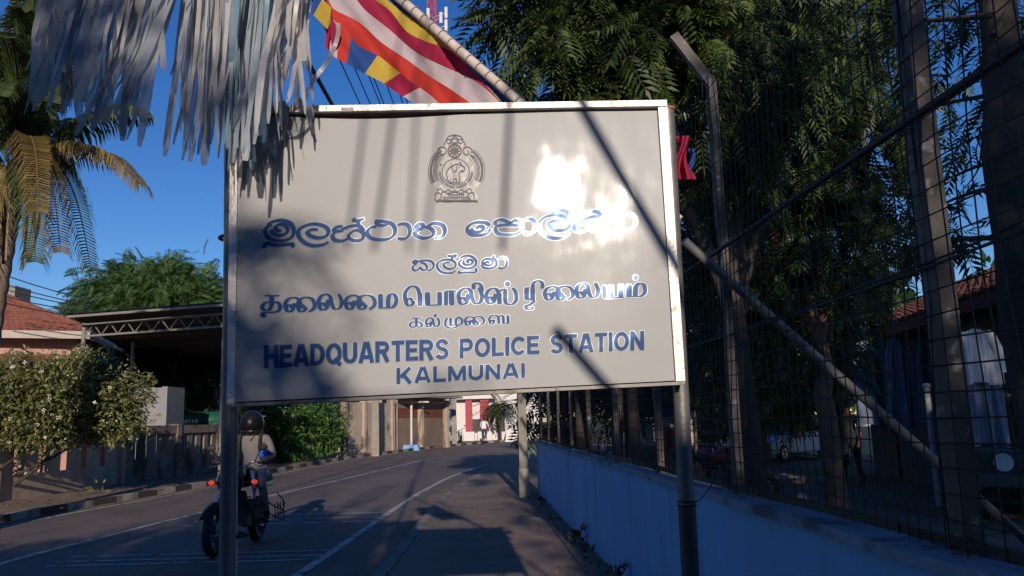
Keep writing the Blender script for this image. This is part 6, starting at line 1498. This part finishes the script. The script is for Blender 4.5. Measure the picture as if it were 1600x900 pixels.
q = P(697, 30, 108.6); m_ = MB(); m_.tube([q - Vector((0, 0, 2.5)), q + Vector((0, 0, 1.5))], .08, 6); m_.build('antenna_pole', m_wh, tm)

# ================================================================ unseen house and trees placed behind the photographer to shade the road
hb_ = thing('shading_house', 'unseen long low house placed behind the photographer to shade the road', 'house', (-4, -10, 0))
m_ = MB(); m_.box((-7, -11.5, 2.1), (30, 6, 4.4)); m_.build('wall', m_pink, hb_)
m_ = MB(); m_.prism([(-22.5, -14.9, 4.3), (-22.5, -11.5, 5.45), (-22.5, -8.1, 4.3)], (31, 0, 0)); m_.build('roof', m_tile, hb_)
def shade_tree(label, b, h, lobes, per=9):
    t_ = thing('unseen_tree', label, 'tree', b); b = Vector(b); m_ = MB(); limb(m_, [b, b + Vector((.1, 0, h * .35)), b + Vector((-.1, .1, h * .75))], .22, .1); limb(m_, [b + Vector((.05, 0, h * .3)), b + Vector((1, .2, h * .7))], .1, .04); m_.build('trunk', m_bark, t_)
    crown('crown', t_, lobes, per, .25, .42, L_dark)
def LB(x, y, z, r, w=1.0): return (np.array((x, y, z)), (r, r * .8, r * .9), w)
shade_tree('roadside tree left behind the photographer shading the motorcyclist', (-1.3, -7, 0), 6, [LB(-2.2, -7, 4.5, 1.35, 1.2), LB(-1.2, -7, 4.8, .9, 1.4), LB(-1.15, -7, 5.65, .7, 1.3), LB(-.42, -7, 4.28, .75, 1.5), LB(.25, -7, 3.8, .72, 1.5), LB(-3.6, -7.2, 4.6, 1.3, 1.4), LB(-5, -7.2, 4.2, 1.1, 1.2)], 130)
shade_tree('unseen tree placed right behind the photographer to shade the compound', (4.8, -7, 0), 8, [LB(2.15, -7, 5.6, .5, 1.6), LB(2.1, -7, 4.6, .5, 1.8), LB(2.75, -7, 4.6, .95, 1.2), LB(3.0, -6.4, 6.0, 1.1), LB(3.2, -7.5, 3.2, 1.3, 1.3), LB(4.6, -7, 5.6, 1.8, 1.3), LB(6.6, -7, 6.0, 2.0, 1.3), LB(8.8, -7, 5.8, 1.9, 1.2), LB(11, -7, 5.2, 1.9, 1.2), LB(4, -7, 3.2, 1.4), LB(6.5, -7, 3.4, 1.8), LB(9.5, -7, 3.4, 1.9), LB(4.6, -7, 8.0, 1.5, .6), LB(7.2, -7, 8.6, 1.8, .6), LB(2.3, -7, 7.6, .8, .6), LB(3.4, -7.4, 9.6, 1.0, .5)], 60)
# unseen leaning pole, bar and ropes added behind the photographer to shadow the sheet
def back(p, d): return Vector(p) + to_sun * d
lp_ = thing('leaning_pole', 'unseen leaning bamboo pole overhead behind the photographer', 'pole', tuple(back(SP(910, 170), 3.2)))
m_ = MB(); a, b = back(SP(880, 118), 4.3), back(SP(1085, 470), 3.9); m_.tube([a + (a - b) * 1.5, a, b, b + (b - a) * 2.2], .019, 10); m_.build('bamboo', MATS['pale_bamboo'], lp_)
m_ = MB(); a, b = back(SP(868, 515), 4.1), back(SP(965, 625), 4.0); m_.tube([a, b, b + (b - a) * 1.5], .018, 10); m_.build('shadow_bar', MATS['pale_bamboo'], lp_)  # unseen bar added to cast the short stripe low on the sheet
for k, (x0, x1, r_) in enumerate(((580, 520, .006), (625, 560, .007), (655, 628, .005), (800, 775, .009), (700, 640, .005))):
    a, b = back(SP(x0, 100), 4.6), back(SP(x1, 560), 4.6); o = a + (a - b) * .8
    m_ = MB(); m_.tube([o, a, b.lerp(a, .35)], r_, 6); tag(m_.build('rope', m_blk, None, o), 'unseen thin rope placed behind the photographer to streak the sheet with shadow', 'rope', 'unseen ropes behind the photographer')
